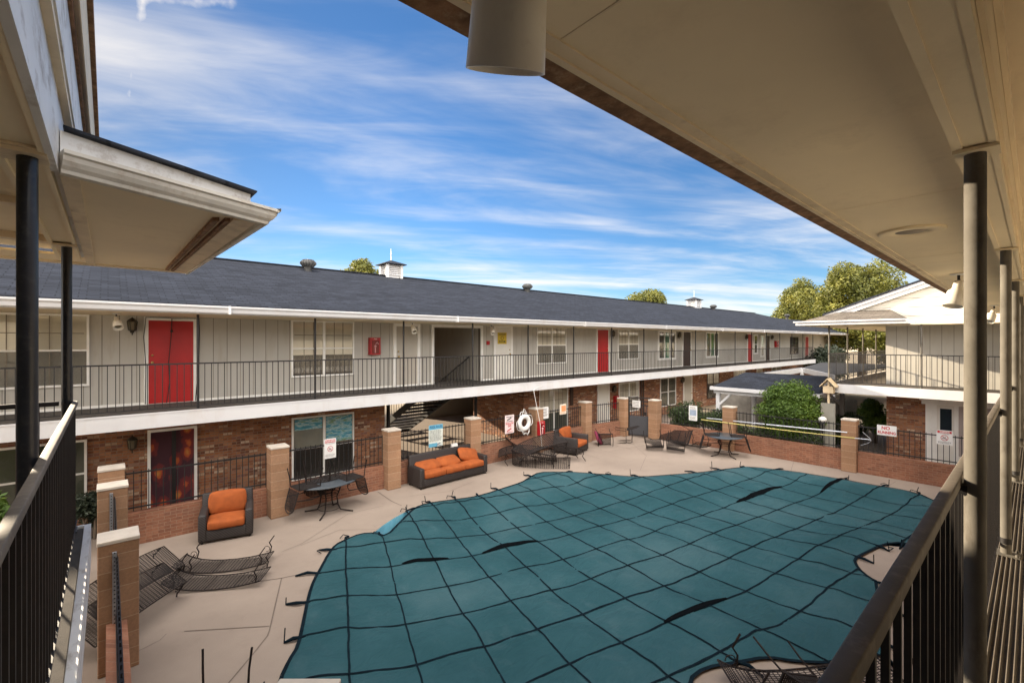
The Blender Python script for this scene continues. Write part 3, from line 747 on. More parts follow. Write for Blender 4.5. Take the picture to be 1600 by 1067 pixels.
for sgn in (1, -1):
    y1_ = pk+sgn*(ey+.3-pk); mb.slab([(XW-.50, y1_, ez-.3*sl_+.03), (XW-.50, pk, pz+.03), (44.3, pk, pz+.03), (44.3, y1_, ez-.3*sl_+.03)], (0, 0, .06))
fr_ = mb.build('roof', roofy, FW)
# hipped skirt roof over the corner porch
hx, hy0, hy1, hz = 18.72, 2.72, 5.62, .70
mb = MB(); T = [(XW-.31, 3.3, 1.10), (XW-.31, 4.75, 1.10)]
mb.add([(hx, hy0, hz), (hx, hy1, hz), (XW-.31, hy0, hz), (XW-.31, hy1, hz), T[0], T[1]], [(0,1,5,4), (0,4,2), (1,3,5), (0,2,3,1)])
mb.slab([(XW-.30, 5.62, .70), (XW-.30, 4.75, 1.0), (44, 4.75, 1.0), (44, 5.62, .70)], (0, 0, -.02))
mb.build('porch_roof', roofbrown, FW)
mb = MB(); mb.box(hx-.10, hy0-.08, hz-.13, hx-.002, hy1+.08, hz+.01); mb.box(hx, hy1+.002, hz-.13, 44, hy1+.09, hz+.01); mb.box(hx, hy0-.08, hz-.13, XW-.3, hy0-.002, hz+.01)
mb.box(hx-.16, hy0-.14, hz-.03, hx-.102, hy1+.14, hz+.015); mb.build('porch_gutter', white, FW)
mb = MB(); mb.box(hx, hy0, hz-.14, XW-.31, hy1, hz-.12); mb.box(XW-.3, 3.46, hz-.14, 44, hy1, hz-.12); mb.box(XS-.02, -9, .535, XW-.30, hy0-.1, .56); mb.build('porch_ceiling', cream, FW)
fposts = [(19.33, 4.85), (19.33, 2.37), (19.33, -.1), (19.33, -2.6)]+[(19.33+2.45*k, 4.85) for k in range(1, 9)]
for x, y in fposts:
    mb = MB(); mb.cyl(x, y, D, .57, .028, 10); mb.box(x-.07, y-.07, D, x+.07, y+.07, D+.012); mb.build('post', postgrey, FW)
def rail_run(par, a, b, mat, name='railing_section', step=.125, top=1.06):
    a = Vector(a); b = Vector(b); mb = MB(); up = Vector((0,0,1))
    mb.bar(a+up*top, b+up*top, .04, .03); mb.bar(a+up*.09, b+up*.09, .025, .02); n = max(3, round((b-a).length/step))
    for i in range(1, n): p = a+(b-a)*i/n; mb.bar(p+up*.1, p+up*(top-.015), .014)
    return mb.build(name, mat, par)
FR = thing('balcony_railing', 'dark iron balcony railing round the corner porch of the cream gabled wing', 'railing', (19.33, 4.85, D))
for a, b in (((19.30,-9,D),(19.30,-2.6,D)), ((19.30,-2.6,D),(19.30,-.1,D)), ((19.30,-.1,D),(19.30,2.37,D)), ((19.30,2.37,D),(19.30,4.88,D))): rail_run(FR, a, b, black)
for k in range(8): rail_run(FR, (19.33+2.45*k, 4.88, D), (19.33+2.45*(k+1), 4.88, D), black)
# ground floor door in the brick
y = 2.42
mb = MB(); mb.box(XW-.05, .2, -2.09, XW, y+.1, -1.97); mb.box(XW-.07, .15, -1.97, XW, y+.15, -1.93); mb.box(XW-.05, 2.14, G, XW, y, -2.09); mb.box(XW-.05, .2, G, XW, .45, -2.09); mb.box(XW-.05, 1.62, G, XW-.001, 1.72, -2.09)
mb.build('door_surround', trimw, FW)
mb = MB(); mb.box(XW-.035, 1.72, G+.02, XW-.002, 2.14, -2.09); d = mb.build('door', whited, FW)
mb = MB(); mb.box(XW-.042, 1.78, -3.2, XW-.036, 2.06, -2.2); mb.build('door_window', paint('dark_pane', (.02,.024,.03), .1), d)
mb = MB(); mb.box(XW-.02, .45, -3.7, XW-.001, 1.62, -2.09); d = mb.build('window', paint('pinkish_shade', (.42,.36,.33), .6), FW)
mb = MB(); mb.box(XW-.03, .45, G, XW-.021, 1.62, -3.7); mb.build('sill_panel', whited, d)
mb = MB(); mb.box(XW-.03, 1.0, -3.7, XW-.021, 1.05, -2.09); mb.build('mullion', trimw, d)

# ------------------------------------------------------------------ the wing the view is taken from (runs along the court)
RW = thing('balcony_wing', 'near apartment wing with wide cream soffit and grey pipe posts on the right', 'building', (8, 0, G))
xe = 19.1; xs = -.19
ib = [0]
mb = MB(); mb.box(xs, .1865, .80, xe, .90, .82); soffit = mb.build('soffit', cream, RW)
x = .9
mb = MB()
while x < xe: mb = MB(); mb.box(x, .20, .7985, x+.006, .88, .7999); mb.build('panel_joint', header, soffit); x += 2.44
mb = MB(); mb.box(xs, .875, .788, xe, .898, .83); mb.box(xs, .83, .794, xe, .8745, .7995); mb.build('soffit_trim', creamtrim, RW)
mb = MB(); mb.box(xs, .899, .798, xe, .985, .86)
mb.box(xs, .90, .861, xe, .972, .93); mb.build('eave_edge', rotten, RW)
mb = MB(); mb.slab([(xs, 1.0, .935), (xs, -5.5, 2.9), (xe, -5.5, 2.9), (xe, 1.0, .935)], (0, 0, .05)); mb.slab([(xs, -5.5, 2.9), (xs, -12, .935), (xe, -12, .935), (xe, -5.5, 2.9)], (0, 0, .05)); mb.build('roof', roofm, RW)
mb = MB(); mb.box(xs, .10, .657, xe, .162, .80); mb.box(xs, .162, .652, xe, .1865, .80); mb.box(xs, .082, .652, xe, .10, .80); mb.build('beam', cream, RW)
mb = MB(); mb.box(xs, .07, .70, xe, .081, 1.0); mb.box(xs, .055, .84, xe, .069, .90); mb.build('header_board', header, RW)
mb = MB(); y = .068
while y > -1.5: mb.box(xs, y-.052, .93+.004*((int(y*100)) % 2), xe, y-.004, .96); y -= .056
mb.box(xs, -1.52, .961, xe, .069, .98); mb.build('walkway_ceiling', header, RW)
mb, mg = MB(), MB(); x = -3.0; mg.box(-3, -1.62, D, xe, -1.52, 1.5)
while x < xe: mb.box(x+.006, -1.519, D, min(xe, x+.305)-.006, -1.505, 1.5); x += .305
w = mb.build('upper_wall', siding, RW); mg.build('groove_backing', groove, w)
mb = MB(); mb.box(-3, -1.6, G, xe, -1.4, D-.28); mb.box(-3, -9, G, -2.8, -1.6, 1.5); mb.box(-3, -9.2, G, xe, -9, 1.5); mb.box(xe-.2, -9, G, xe, -1.6, D-.28); mb.build('lower_wall', brick, RW)
mb = MB(); mb.box(-3, -9, D-.28, xe, .24, D-.012); mb.build('gallery_deck', conc, RW)
mb = MB(); mb.box(-.19, .24, D-.30, xe, .27, D+.01); mb.build('slab_fascia', white, RW)
mb = MB(); y = .20; mb.box(-.05, -1.5, D-.011, xe, .235, D-.002)
while y > -1.45:
    mb.add([(-.05,y,D-.002),(xe,y,D-.002),(xe,y-.006,D+.008),(-.05,y-.006,D+.008),(xe,y-.013,D-.002),(-.05,y-.013,D-.002)], [(0,1,2,3),(3,2,4,5)]); y -= .022
mb.build('ribbed_carpet', ribbed, RW)
rp = [2.232+2.522*k for k in range(7)]
for i, x in enumerate([-.27]+rp):
    mb = MB(); mb.cyl(x, .135, D, .652, .0285, 24); p = mb.build('post', postgrey, RW)
    mb = MB(); mb.box(x-.055, .075, .640, x+.055, .188, .6515); mb.build('cap_plate', cream, p)
    mb = MB(); mb.box(x-.065, .066, D, x+.065, .19, D+.012)
    for sx in (-.05, .05): mb.cyl(x+sx, .08, D+.012, D+.03, .009, 8)
    mb.build('base_plate', postgrey, p)
    mb = MB(); mb.box(x-.022, .150, -.525, x+.022, .1835, -.495); mb.build('rail_bracket', black, p); mb = MB(); mb.lathe([(.031,-.02),(.031,.02)], (x,.135,D+.10), 24); mb.build('foot_band', black, p)
def near_rail(name, label, p0, p1, axis, off, mat_top, top=-.47, ends=()):
    t = thing(name, label, 'railing', p0)
    a, b = Vector(p0), Vector(p1); d = (b-a).normalized(); L = (b-a).length
    mb = MB(); A = Vector((a.x, a.y, top-.0175)); B = Vector((b.x, b.y, top-.0175))
    M = Matrix(((d.x, -d.y, 0, (A.x+B.x)/2), (d.y, d.x, 0, (A.y+B.y)/2), (0, 0, 1, A.z), (0, 0, 0, 1)))
    mb.rbox(-L/2, -.016, -.0175, L/2, .016, .0175, .004, 2, M); mb.build('top_rail', mat_top, t)
    mb = MB(); mb.bar((a.x, a.y, D+.075), (b.x, b.y, D+.075), .022, .018); mb.build('bottom_rail', black, t)
    n = round(L/.115); base = None
    for i in range(1, n):
        p = a+d*L*i/n
        if base is None:
            mb = MB(); mb.box(-.0065, -.0065, 0, .0065, .0065, top-.036-(D+.084)); ob = base = mb.build('baluster', black); ob.parent = t
        else:
            ob = base.copy(); COL.objects.link(ob); ob.parent = t
        ob.location = Vector((p.x, p.y, D+.084))-t.location
    return t
near_rail('balcony_railing', 'brown iron balcony railing running along the near walkway on the right', (-.17, .184, D), (12.2, .184, D), 'x', 0, railm)
# lamps and vents under the soffit
def bell_lamp(loc, tilt, az, label, sc=1.0):
    t = thing('flood_lamp', label, 'lamp', loc, 'bell shaped flood lamps under the eaves')
    x, y, z = loc
    mb = MB(); mb.lathe([(.0,0),(.062*sc,-.002),(.062*sc,-.012),(.03*sc,-.022),(.0,-.022)], loc, 20); mb.build('base_plate', plastic, t)
    d = Vector((math.cos(az)*math.sin(tilt), math.sin(az)*math.sin(tilt), -math.cos(tilt)))
    k = Vector(loc)+Vector((0, 0, -.075*sc)); rot = Vector((0,0,-1)).rotation_difference(d).to_matrix()
    mb = MB(); mb.tube([(x,y,z-.02),(x,y,z-.05*sc),k], .011*sc, 8); mb.sphere(k, .017*sc, 10); mb.build('swivel', black, t)
    prof = [(.0,0),(.031,0),(.034,-.02),(.036,-.07),(.040,-.082),(.060,-.10),(.064,-.115),(.074,-.245),(.0705,-.245),(.061,-.13),(.0,-.12)]
    mb = MB(); mb.lathe([(r*sc, q*sc) for r, q in prof], k, 28, rot); mb.build('lamp_shade', lampm, t)
    mb = MB(); mb.lathe([(.001,-.222*sc),(.04*sc,-.215*sc),(.056*sc,-.19*sc),(.03*sc,-.13*sc)], k, 20, rot); mb.build('bulb', glow, t)
    return t
bell_lamp((.50, .56, .798), .45, 1.02, 'grey bell flood lamp hanging close overhead at the top of the picture', 1.0)
bell_lamp((7.5, .59, .798), .30, 2.6, 'white bell flood lamp under the near soffit left of the grey pipe post', 1.25)
bell_lamp((14.6, .59, .798), .5, 2.6, 'small far white flood lamp under the near soffit between the pipe posts', 1.25)
bell_lamp((.13, 12.95, .60), .7, -1.4, 'white flood lamp under the long eave left of the first red door', 1.2)
bell_lamp((7.2, 12.95, .60), .7, -1.7, 'white flood lamp under the long eave above the grey door', 1.2)
bell_lamp((10.4, 12.95, .60), .6, -1.9, 'white flood lamp under the long eave at the stairwell opening', 1.2)
mb = MB(); mb.lathe([(.19,.0),(.19,-.012),(.175,-.016),(.10,-.012),(.095,-.006),(.0,-.006)], (4.36, .59, .7995), 32)
o = single(mb, 'soffit_vent', cream, 'round cream vent plate set in the near soffit', 'vent')
mb = MB(); mb.lathe([(.09,-.0065),(.088,-.009),(.0,-.009)], (0,0,.016), 24); v_ = mb.build('vent_grille', paint('grey_grille', (.33,.28,.22), .7), None); v_.parent = o; v_.location = (0, 0, 0)

# ------------------------------------------------------------------ wing on the left hand with the low porch roof
LW = thing('corner_wing', 'near apartment wing on the left with black pipe posts, peeling fascia and jutting porch roof', 'building', (-3, 2, G))
mb = MB(); mb.box(-.19, -6, .75, -.165, 2.86, 1.137); mb.box(-.19, 2.86, .79, -.165, 5.9, 1.137); mb.build('fascia_board', peel, LW)
mb = MB(); mb.box(-.164, -6, 1.12, -.130, 6.6, 1.46); mb.build('crown_board', peel, LW)
mb = MB(); mb.box(-.1645, -6, 1.08, -.136, 6.6, 1.119); mb.build('bed_mould', creamtrim, LW)
mb = MB(); mb.box(-.129, -6, 1.44, -.114, 6.6, 1.60); mb.build('dark_flashing', rotten, LW)
mb = MB(); mb.box(-.1135, -6, 1.48, -.098, 6.6, 2.06); mb.box(-.0979, -6, 1.47, -.092, 6.6, 1.52); mb.build('upper_board', creamtrim, LW)
mb = MB(); mb.box(-.20, -6, 2.061, -.070, 6.65, 2.12); mb.slab([(-.07, -6, 2.121), (-5.5, -6, 3.4), (-5.5, 6.65, 3.4), (-.07, 6.65, 2.121)], (0,0,.05)); mb.slab([(-5.5, -6, 3.4), (-11, -6, 2.12), (-11, 6.65, 2.12), (-5.5, 6.65, 3.4)], (0,0,.05)); mb.build('roof', rotten, LW)
mb = MB(); mb.box(-.21, -6, .752, -.1905, 5.9, .80); mb.box(-.32, -6, .77, -.2105, 5.9, .83); mb.box(-.345, -6, .752, -.3205, 5.9, .80); mb.build('beam', cream, LW)
mb = MB(); mb.box(-2.0, -6, .84, -.33, 5.9, .86); mb.build('walkway_ceiling', cream, LW)
mb = MB(); mb.box(-2.0, 3.9, .80, -.346, 3.98, .84); mb.build('cross_trim', creamtrim, LW); mb = MB(); mb.box(-2.0, 5.15, .79, -.346, 5.25, .84); mb.build('cross_trim', creamtrim, LW)
# jutting porch roof
ni, no, fo, fi = (-.164, 2.87, .75), (.65, 3.09, .72), (.65, 6.44, .79), (-2.2, 6.36, .79)
mb = MB(); mb.slab([(-.164, 2.88, .765), (.62, 3.10, .735), (.62, 6.42, .80), (-.164, 6.40, .80)], (0,0,.02)); mb.slab([(-.1645, 5.93, .80), (-.1645, 6.40, .80), (-2.2, 6.36, .80), (-2.2, 5.93, .80)], (0,0,.02)); mb.build('porch_soffit', cream, LW)
mb = MB(); mb.slab([(.56, 3.16, .725), (.67, 3.10, .712), (.67, 6.46, .785), (.56, 6.36, .79)], (0,0,.024)); mb.slab([(-2.2, 6.37, .783), (-2.2, 6.45, .783), (.67, 6.47, .783), (.56, 6.37, .788)], (0,0,.02))
mb.slab([(-.164, 2.9, .748), (-.10, 2.92, .747), (-.10, 6.3, .783), (-.164, 6.3, .783)], (0,0,.02)); mb.build('soffit_border', creamtrim, LW)
mb = MB(); mb.slab([(.47, 3.25, .722), (.50, 3.22, .721), (.50, 6.3, .780), (.47, 6.3, .781)], (0,0,.03)); mb.slab([(.525, 3.2, .719), (.548, 3.18, .718), (.548, 6.33, .778), (.525, 6.33, .779)], (0,0,.03)); mb.build('dark_moulding', rotten, LW)
a = Vector((-.164, 2.86, .74)); b = Vector((.67, 3.08, .705)); d = b-a; nrm = Vector((d.y, -d.x, 0)).normalized()
prof = [(0,0),(.012,-.002),(.03,.004),(.034,.02),(.05,.035),(.062,.055),(.066,.075),(.078,.082),(.078,.098),(.0,.098)]
mb = MB(); L1 = [a+nrm*u+Vector((0,0,w_)) for u, w_ in prof]; L2 = [b+d.normalized()*(.02+u)+nrm*u+Vector((0,0,w_)) for u, w_ in prof]; k = len(prof)
mb.add(L1+L2, [(i, (i+1) % k, k+(i+1) % k, k+i) for i in range(k)]+[tuple(range(k))[::-1], tuple(range(k, 2*k))])
c = fo; e2 = Vector((.67, 6.46, .775)); q = Vector((1,0,0)); bb = b+d.normalized()*.02
L1 = [bb+q*u+nrm*u+Vector((0,0,w_)) for u, w_ in prof]; L2 = [e2+q*u+Vector((0,0,w_)) for u, w_ in prof]
mb.add(L1+L2, [(i, (i+1) % k, k+(i+1) % k, k+i) for i in range(k)]+[tuple(range(k, 2*k))]); mb.build('porch_gutter', paint('aged_gutter_paint', (.66,.62,.54), .5, 4, .1, (.34,.22,.12), .55, 9, .05), LW)
mb = MB(); mb.slab([Vector(a)+Vector((.003,.005,.098)), Vector(b)+Vector((-.03,.02,.098)), Vector(b)+Vector((-.03,.02,.175)), Vector(a)+Vector((.003,.005,.20))], (0,.02,0)); mb.build('rake_fascia', peel, LW)
mb = MB(); P4 = [(-.15, 2.83, .943), (.66, 3.06, .883), (.68, 6.5, .95), (-.15, 6.5, 1.018)]; mb.slab(P4, (0,0,.009)); mb.slab([(x+.010*(1 if x > 0 else 0), y+.010, z+.0095) for x, y, z in P4], (0,0,.007))
mb.slab([(-.151, 5.26, 1.02), (-.151, 6.5, 1.02), (-8, 6.5, 1.25), (-8, 5.26, 1.25)], (0,0,.03)); mb.build('porch_shingles', roofm, LW)
for y in (.05, 2.685, 5.03):
    mb = MB(); mb.cyl(-.245, y, D, .742, .032, 24); p = mb.build('post', postblack, LW)
    mb = MB(); mb.box(-.325, y-.07, .742, -.185, y+.07, .757); mb.box(-.345, y-.09, .757, -.1915, y+.09, .769) if y > 1 and y < 4 else None; mb.build('cap_trim', creamtrim, p)
    mb = MB(); mb.box(-.32, y-.07, D, -.185, y+.07, D+.012); mb.build('base_plate', postblack, p)
mb = MB(); mb.box(-2.2, -6, D-.28, -.13, 5.10, D-.012); mb.build('gallery_deck', conc, LW)
mb = MB(); mb.box(-2.1, -6, D-.0115, -.150, 5.05, D); mb.build('deck_carpet', carpet, LW)
mb = MB(); mb.box(-.145, -.19, D-.29, -.105, 5.12, D+.006); mb.box(-2.2, 5.10, D-.29, -.145, 5.13, D+.006); mb.build('slab_fascia', peel, LW)
mb, mg = MB(), MB(); y = -6; mg.box(-2.12, -6, D, -2.02, 5.0, .84)
while y < 4.99: mb.box(-2.019, y+.006, D, -2.005, min(5, y+.305)-.006, .84); y += .305
w = mb.build('upper_wall', siding, LW); mb = MB(); mb.box(-11, 4.9, G, -2.13, 5.0, 2.1); mb.build('end_wall', siding, LW); mg.build('groove_backing', groove, w)
mb = MB(); mb.box(-2.1, -6, G, -1.9, 5.0, D-.28); mb.build('lower_wall', brick, LW)
near_rail('balcony_railing', 'dark balcony railing along the left edge, its worn top rail lit', (-.196, -.1, D), (-.196, 5.03, D), 'y', 0, railm)
near_rail('balcony_railing', 'short black railing crossing the walkway end behind the thick black post', (-.29, 5.06, D), (-2.1, 5.06, D), 'x', 0, black)

# ------------------------------------------------------------------ pool fence: block pillars, low brick walls, iron panels, gate
def pillar(x, y, label, w=.40, h=1.62, rot=0):
    t = thing('block_pillar', label, 'pillar', (x, y, G), 'block pillars of the pool fence')
    M = Matrix.Translation((x, y, 0)) @ Matrix.Rotation(rot, 4, 'Z')
    mb = MB(); mb.rbox(-w/2, -w/2, G, w/2, w/2, G+h, .012, 2, M); o = mb.build('shaft', block, t); o.data.polygons.foreach_set('use_smooth', [False]*len(o.data.polygons))
    mb = MB(); mb.rbox(-w/2-.008, -w/2-.008, G+h+.001, w/2+.008, w/2+.008, G+h+.05, .01, 2, M); o = mb.build('cap', capm, t); o.data.polygons.foreach_set('use_smooth', [False]*len(o.data.polygons))
    return t
YF, XF = 12.22, 17.95
PL = [(.10, 7.80, 'tall tan block pillar in the left foreground with a perforated steel post'), (.06, 10.6, 'tan block pillar behind the left foreground pillar'), (.05, 12.1, 'tan corner pillar nearest the curtained door'),
      (3.05, 11.95, 'tan pillar right of the orange loveseat'), (6.05, 12.08, 'tan pillar at the left end of the long sofa'), (8.95, 12.14, 'tan pillar at the right end of the long sofa'),
      (12.05, 12.35, 'tan pillar behind the red extinguisher box and iron heap'), (14.85, 12.3, 'tan pillar right of the orange armchair'), (17.1, 12.0, 'tan pillar left of the iron gate'),
      (17.55, 10.72, 'tan pillar right of the iron gate'), (17.9, 7.72, 'tan pillar behind the round table at the end of the yellow pole'), (17.9, 3.92, 'tan pillar where the yellow pole ends, left of the NO RUNNING sign')]
for x, y, l in PL: pillar(x, y, l)
pillar(1.02, 3.52, 'white capped pillar just cut by the bottom edge', .46, 1.50, .85)
def low_wall(x0, y0, x1, y1, label, skip=False, h=.65, fh=1.45):
    t = thing('pool_wall', label, 'low wall', ((x0+x1)/2, (y0+y1)/2, G), 'low brick walls round the pool')
    a = Vector((x0, y0, G)); b = Vector((x1, y1, G)); d = (b-a).normalized(); q = Vector((-d.y, d.x, 0))*.1
    mb = MB(); mb.slab([a-q, b-q, b+q, a+q], (0, 0, h)); 
    mb.build('brick_wall', lowbrick, t)
    if not skip:
        up = Vector((0,0,1)); mb = MB(); mb.bar(a+up*(h+.09), b+up*(h+.09), .03, .025); mb.bar(a+up*fh, b+up*fh, .032, .028)
        n = max(2, round((b-a).length/.125))
        for i in range(n+1):
            p = a+(b-a)*i/n; mb.bar(p+up*(h+.02), p+up*(fh+.05), .014)
        mb.build('iron_panel', black, t)
    return t
low_wall(.08, 8.02, .08, 10.38, 'low brick wall between the two left foreground pillars'); low_wall(.08, 3.2, .08, 7.58, 'low brick wall below the left railing beside the foreground pillar')
low_wall(.27, YF, 2.84, YF-.05, 'low brick wall with iron fence behind the orange loveseat'); low_wall(3.26, YF-.05, 5.84, YF, 'low brick wall with iron fence behind the left patio table')
low_wall(6.26, YF, 8.74, YF+.05, 'low brick wall with iron fence behind the long sofa'); low_wall(9.16, YF+.1, 11.84, YF+.18, 'low brick wall with iron fence carrying the life ring')
low_wall(12.26, YF+.18, 14.64, YF+.15, 'low brick wall with iron fence behind the orange armchair'); low_wall(15.06, YF+.12, 16.89, YF-.1, 'low brick wall with iron fence left of the gate')
low_wall(17.75, 10.5, XF, 7.94, 'low brick wall with iron fence right of the gate, shrubs behind'); low_wall(XF, 7.5, XF, 4.13, 'low brick wall with iron fence under the aluminium and yellow poles'); low_wall(XF, 3.71, XF, -1.5, 'low brick wall with iron fence carrying the NO RUNNING sign')
gt = thing('iron_gate', 'dark iron gate with a notice standing between two pillars', 'gate', (17.32, 11.36, G))
a = Vector((17.2, 11.78, G)); b = Vector((17.48, 10.95, G)); up = Vector((0,0,1))
mb = MB()
for p in (a, b): mb.bar(p+up*.05, p+up*1.72, .05)
for z in (.08, 1.38, 1.55, 1.70): mb.bar(a+up*z, b+up*z, .04, .04)
mb.build('gate_frame', black, gt)
mb = MB(); n = 40
mb.bar(a+up*.5, b+up*.5, .006, .84); 
for i in range(1, 8): p = a+(b-a)*i/8; mb.bar(p+up*.9, p+up*1.38, .016)
mb.build('mesh_panel', paint('gate_mesh', (.05,.05,.055), .6, 60, .3), gt)
mb = MB(); mb.bar(a*.2+b*.8+up*.95, a*.2+b*.8+up*1.1, .07, .06); mb.build('gate_latch', black, gt)
# ------------------------------------------------------------------ furniture on the deck
def xform(o, loc, rz=0, rx=0, ry=0):
    o.location = loc; o.rotation_mode = 'XYZ'
    o.rotation_euler = (Matrix.Rotation(rz, 3, 'Z') @ Matrix.Rotation(ry, 3, 'Y') @ Matrix.Rotation(rx, 3, 'X')).to_euler()
    return o
def couch(name, cat, label, W, Dp, n, loc, rz, backh=.84, armh=.58, backs=True, tilt_last=False, big_back=False):
    t = thing(name, label, cat); aw = .15; h = Dp/2
    mb = MB(); mb.rbox(-W/2, -h, .05, -W/2+aw, h, armh, .035, 3); mb.rbox(W/2-aw, -h, .05, W/2, h, armh, .035, 3)
    mb.rbox(-W/2+aw-.02, -h+.015, .05, W/2-aw+.02, h-.02, .27, .02, 2)
    M = Matrix.Translation((0, h-.10, .45)) @ Matrix.Rotation(-.12, 4, 'X'); z = backh/2
    mb.rbox(-W/2+.01, -.06, -.40, W/2-.01, .06, backh-.45, .04, 3, M); mb.build('wicker_frame', wicker, t)
    for sx in (-1, 1):
        for sy in (-1, 1):
            l = MB(); l.cyl(sx*(W/2-.06), sy*(h-.06), 0, .06, .022, 8); l.build('leg', black, t)
    x0, x1 = -W/2+aw+.006, W/2-aw-.006; w = (x1-x0)/n
    for i in range(n):
        c = MB(); c.rbox(x0+w*i+.005, -h-.015, .275, x0+w*(i+1)-.005, h-.19, .44, .035, 3, None, .035); c.build('seat_cushion', orange, t)
        if big_back:
            M = Matrix.Translation((x0+w*(i+.5), h-.235, .66)) @ Matrix.Rotation(-.17, 4, 'X'); c = MB(); c.rbox(-w/2+.005, -.075, -.22, w/2-.005, .075, .22, .045, 3, M, .04)
        else:
            an = (-1.25, -1.2, -.75)[i % 3] if tilt_last else -1.2; yy = h-.30; zz_ = .535 if i < 2 else .60
            M = Matrix.Translation((x0+w*(i+.5)+(.06 if i == 2 else 0), yy, zz_)) @ Matrix.Rotation(.22 if i == 2 and tilt_last else 0, 4, 'Y') @ Matrix.Rotation(an, 4, 'X')
            c = MB(); c.rbox(-w/2+.01, -.065, -.20, w/2-.01, .065, .20, .05, 3, M, .045)
        c.build('back_cushion', orange, t)
    return xform(t, (*loc, G), rz)
couch('loveseat', 'armchair', 'wide dark wicker armchair with two orange cushions against the low brick wall at left', .98, .80, 1, (1.93, 11.50), -.22, .86, .60, big_back=True)
couch('sofa', 'sofa', 'long dark wicker sofa with six orange cushions', 2.46, .72, 3, (7.75, 11.70), .035, .86, .58, tilt_last=True)
couch('armchair', 'armchair', 'dark wicker armchair with orange cushions seen from its side beside the iron heap', 1.1, .95, 1, (13.12, 11.55), .28, .86, .62, big_back=True)
mb = MB(); mb.box(8.05, 12.0, G+.862, 8.27, 12.06, G+.95); single(mb, 'paper_card', signw, 'small white card on the back of the long sofa', 'card')
mb = MB(); mb.bar((8.05,12.03,G+.86),(8.27,12.03,G+.86),.1,.004)

PROF = [(.95,.31),(.72,.36),(.42,.405),(.12,.425),(-.15,.425),(-.38,.41),(-.62,.37),(-.82,.30),(-.95,.22)]
def make_chaise(label, sw=.0085, bm_=None):
    bm_ = bm_ or greyiron; t = thing('chaise_lounge', label, 'chaise lounge', (0,0,0), 'iron chaise lounges piled round the pool'); W = .31
    P = [(x, z) for x, z in PROF]
    mb = MB()
    for s_ in (-1, 1): mb.tube([(x, s_*W, z) for x, z in P], .013, 6)
    for i in (0, 2, 4, 6, 8): mb.tube([(P[i][0], -W, P[i][1]), (P[i][0], W, P[i][1])], .010, 6)
    mb.build('frame', rustiron, t)
    mb = MB()
    for k in range(17):
        y = -W+.035+k*(2*W-.07)/16; q = [(x, y, z-.004) for x, z in P]
        vs = []
        for x, yy, z in q: vs += [(x, yy-sw, z), (x, yy+sw, z)]
        mb.add(vs, [(2*i, 2*i+1, 2*i+3, 2*i+2) for i in range(len(q)-1)])
    for x, z in [((P[i][0]*(1-f_)+P[i+1][0]*f_), (P[i][1]*(1-f_)+P[i+1][1]*f_)) for i in range(8) for f_ in (.2, .45, .7, .95)]: mb.bar((x, -W, z-.008), (x, W, z-.008), .012, .004)
    mb.build('slat_bed', bm_, t)
    for s_ in (-1, 1):
        for x, z in ((.86, .33), (-.72, .33)):
            l = MB(); l.tube([(x, s_*W, z), (x+.03, s_*(W+.015), z*.6), (x-.02, s_*(W+.02), z*.3), (x+.09, s_*(W+.02), -.06)], .013, 6)
            l.tube([(x-.07-.065*math.cos(k*.5), s_*W, z-.09-.065*math.sin(k*.5)) for k in range(0, 11)], .007, 5); l.build('leg', rustiron, t)
    return t
ch0 = make_chaise('')
CH = [ # x, y, z, rz, rx, ry, label
 (1.42, 9.25, .36, R(-33), pi, .0, 'iron chaise lounge upside down, the nearer of two in front of the orange wicker armchair'),
 (1.62, 9.85, .36, R(-31), pi, .0, 'iron chaise lounge upside down, the farther of two in front of the orange wicker armchair'),
 (.18, 8.80, .20, R(46), R(38), 0, 'dark chaise lounge on its side right behind the foreground pillar'),
 (.22, 9.55, .20, R(44), R(38), 0, 'dark chaise lounge on its side farther behind the foreground pillar'),
 (10.7, 11.42, .09, R(-42), R(10), .04, 'chaise lounge at the back left of the iron heap left of the orange armchair'),
 (11.1, 11.2, .36, R(-15), R(25), -.2, 'chaise lounge lying topmost on the iron heap left of the orange armchair'),
 (10.85, 10.85, .36, R(-50), R(118), .06, 'chaise lounge nearest the pool in the iron heap left of the orange armchair'),
 (11.6, 10.9, .09, R(-28), R(-8), .02, 'chaise lounge at the right end of the iron heap left of the orange armchair'),
 (11.15, 11.55, .66, R(-60), pi*.82, .25, 'chaise lounge leaning on the pillar behind the iron heap'),
 (16.25, 10.0, .42, R(35), R(176), .04, 'dark chaise lounge lying flat beside the gate pillar'),
 (16.6, 9.2, .42, R(28), R(184), .02, 'iron chaise lounge lying on its side nearest the pool, right of the gate'),
 (17.15, 9.85, .42, R(75), R(120), .1, 'iron chaise lounge upside down against the low wall right of the gate'),
 (17.3, 9.0, .46, R(60), pi*1.06, .1, 'iron chaise lounge upside down between the gate heap and the round table'),
 (6.15, 1.75, .52, R(-42), pi, -.1, 'iron chaise lounge upside down at the bottom edge below the cover'),
]
for i, (x, y, z, rz, rx, ry, lab) in enumerate(CH):
    o = ch0 if i == 0 else (make_chaise(lab, .006, rustiron) if i == 13 else copy_tree(ch0)); o['label'] = lab; xform(o, (x, y, G+z+.004), rz, rx, ry); o.scale = (.8,)*3 if i < 4 else (1,)*3
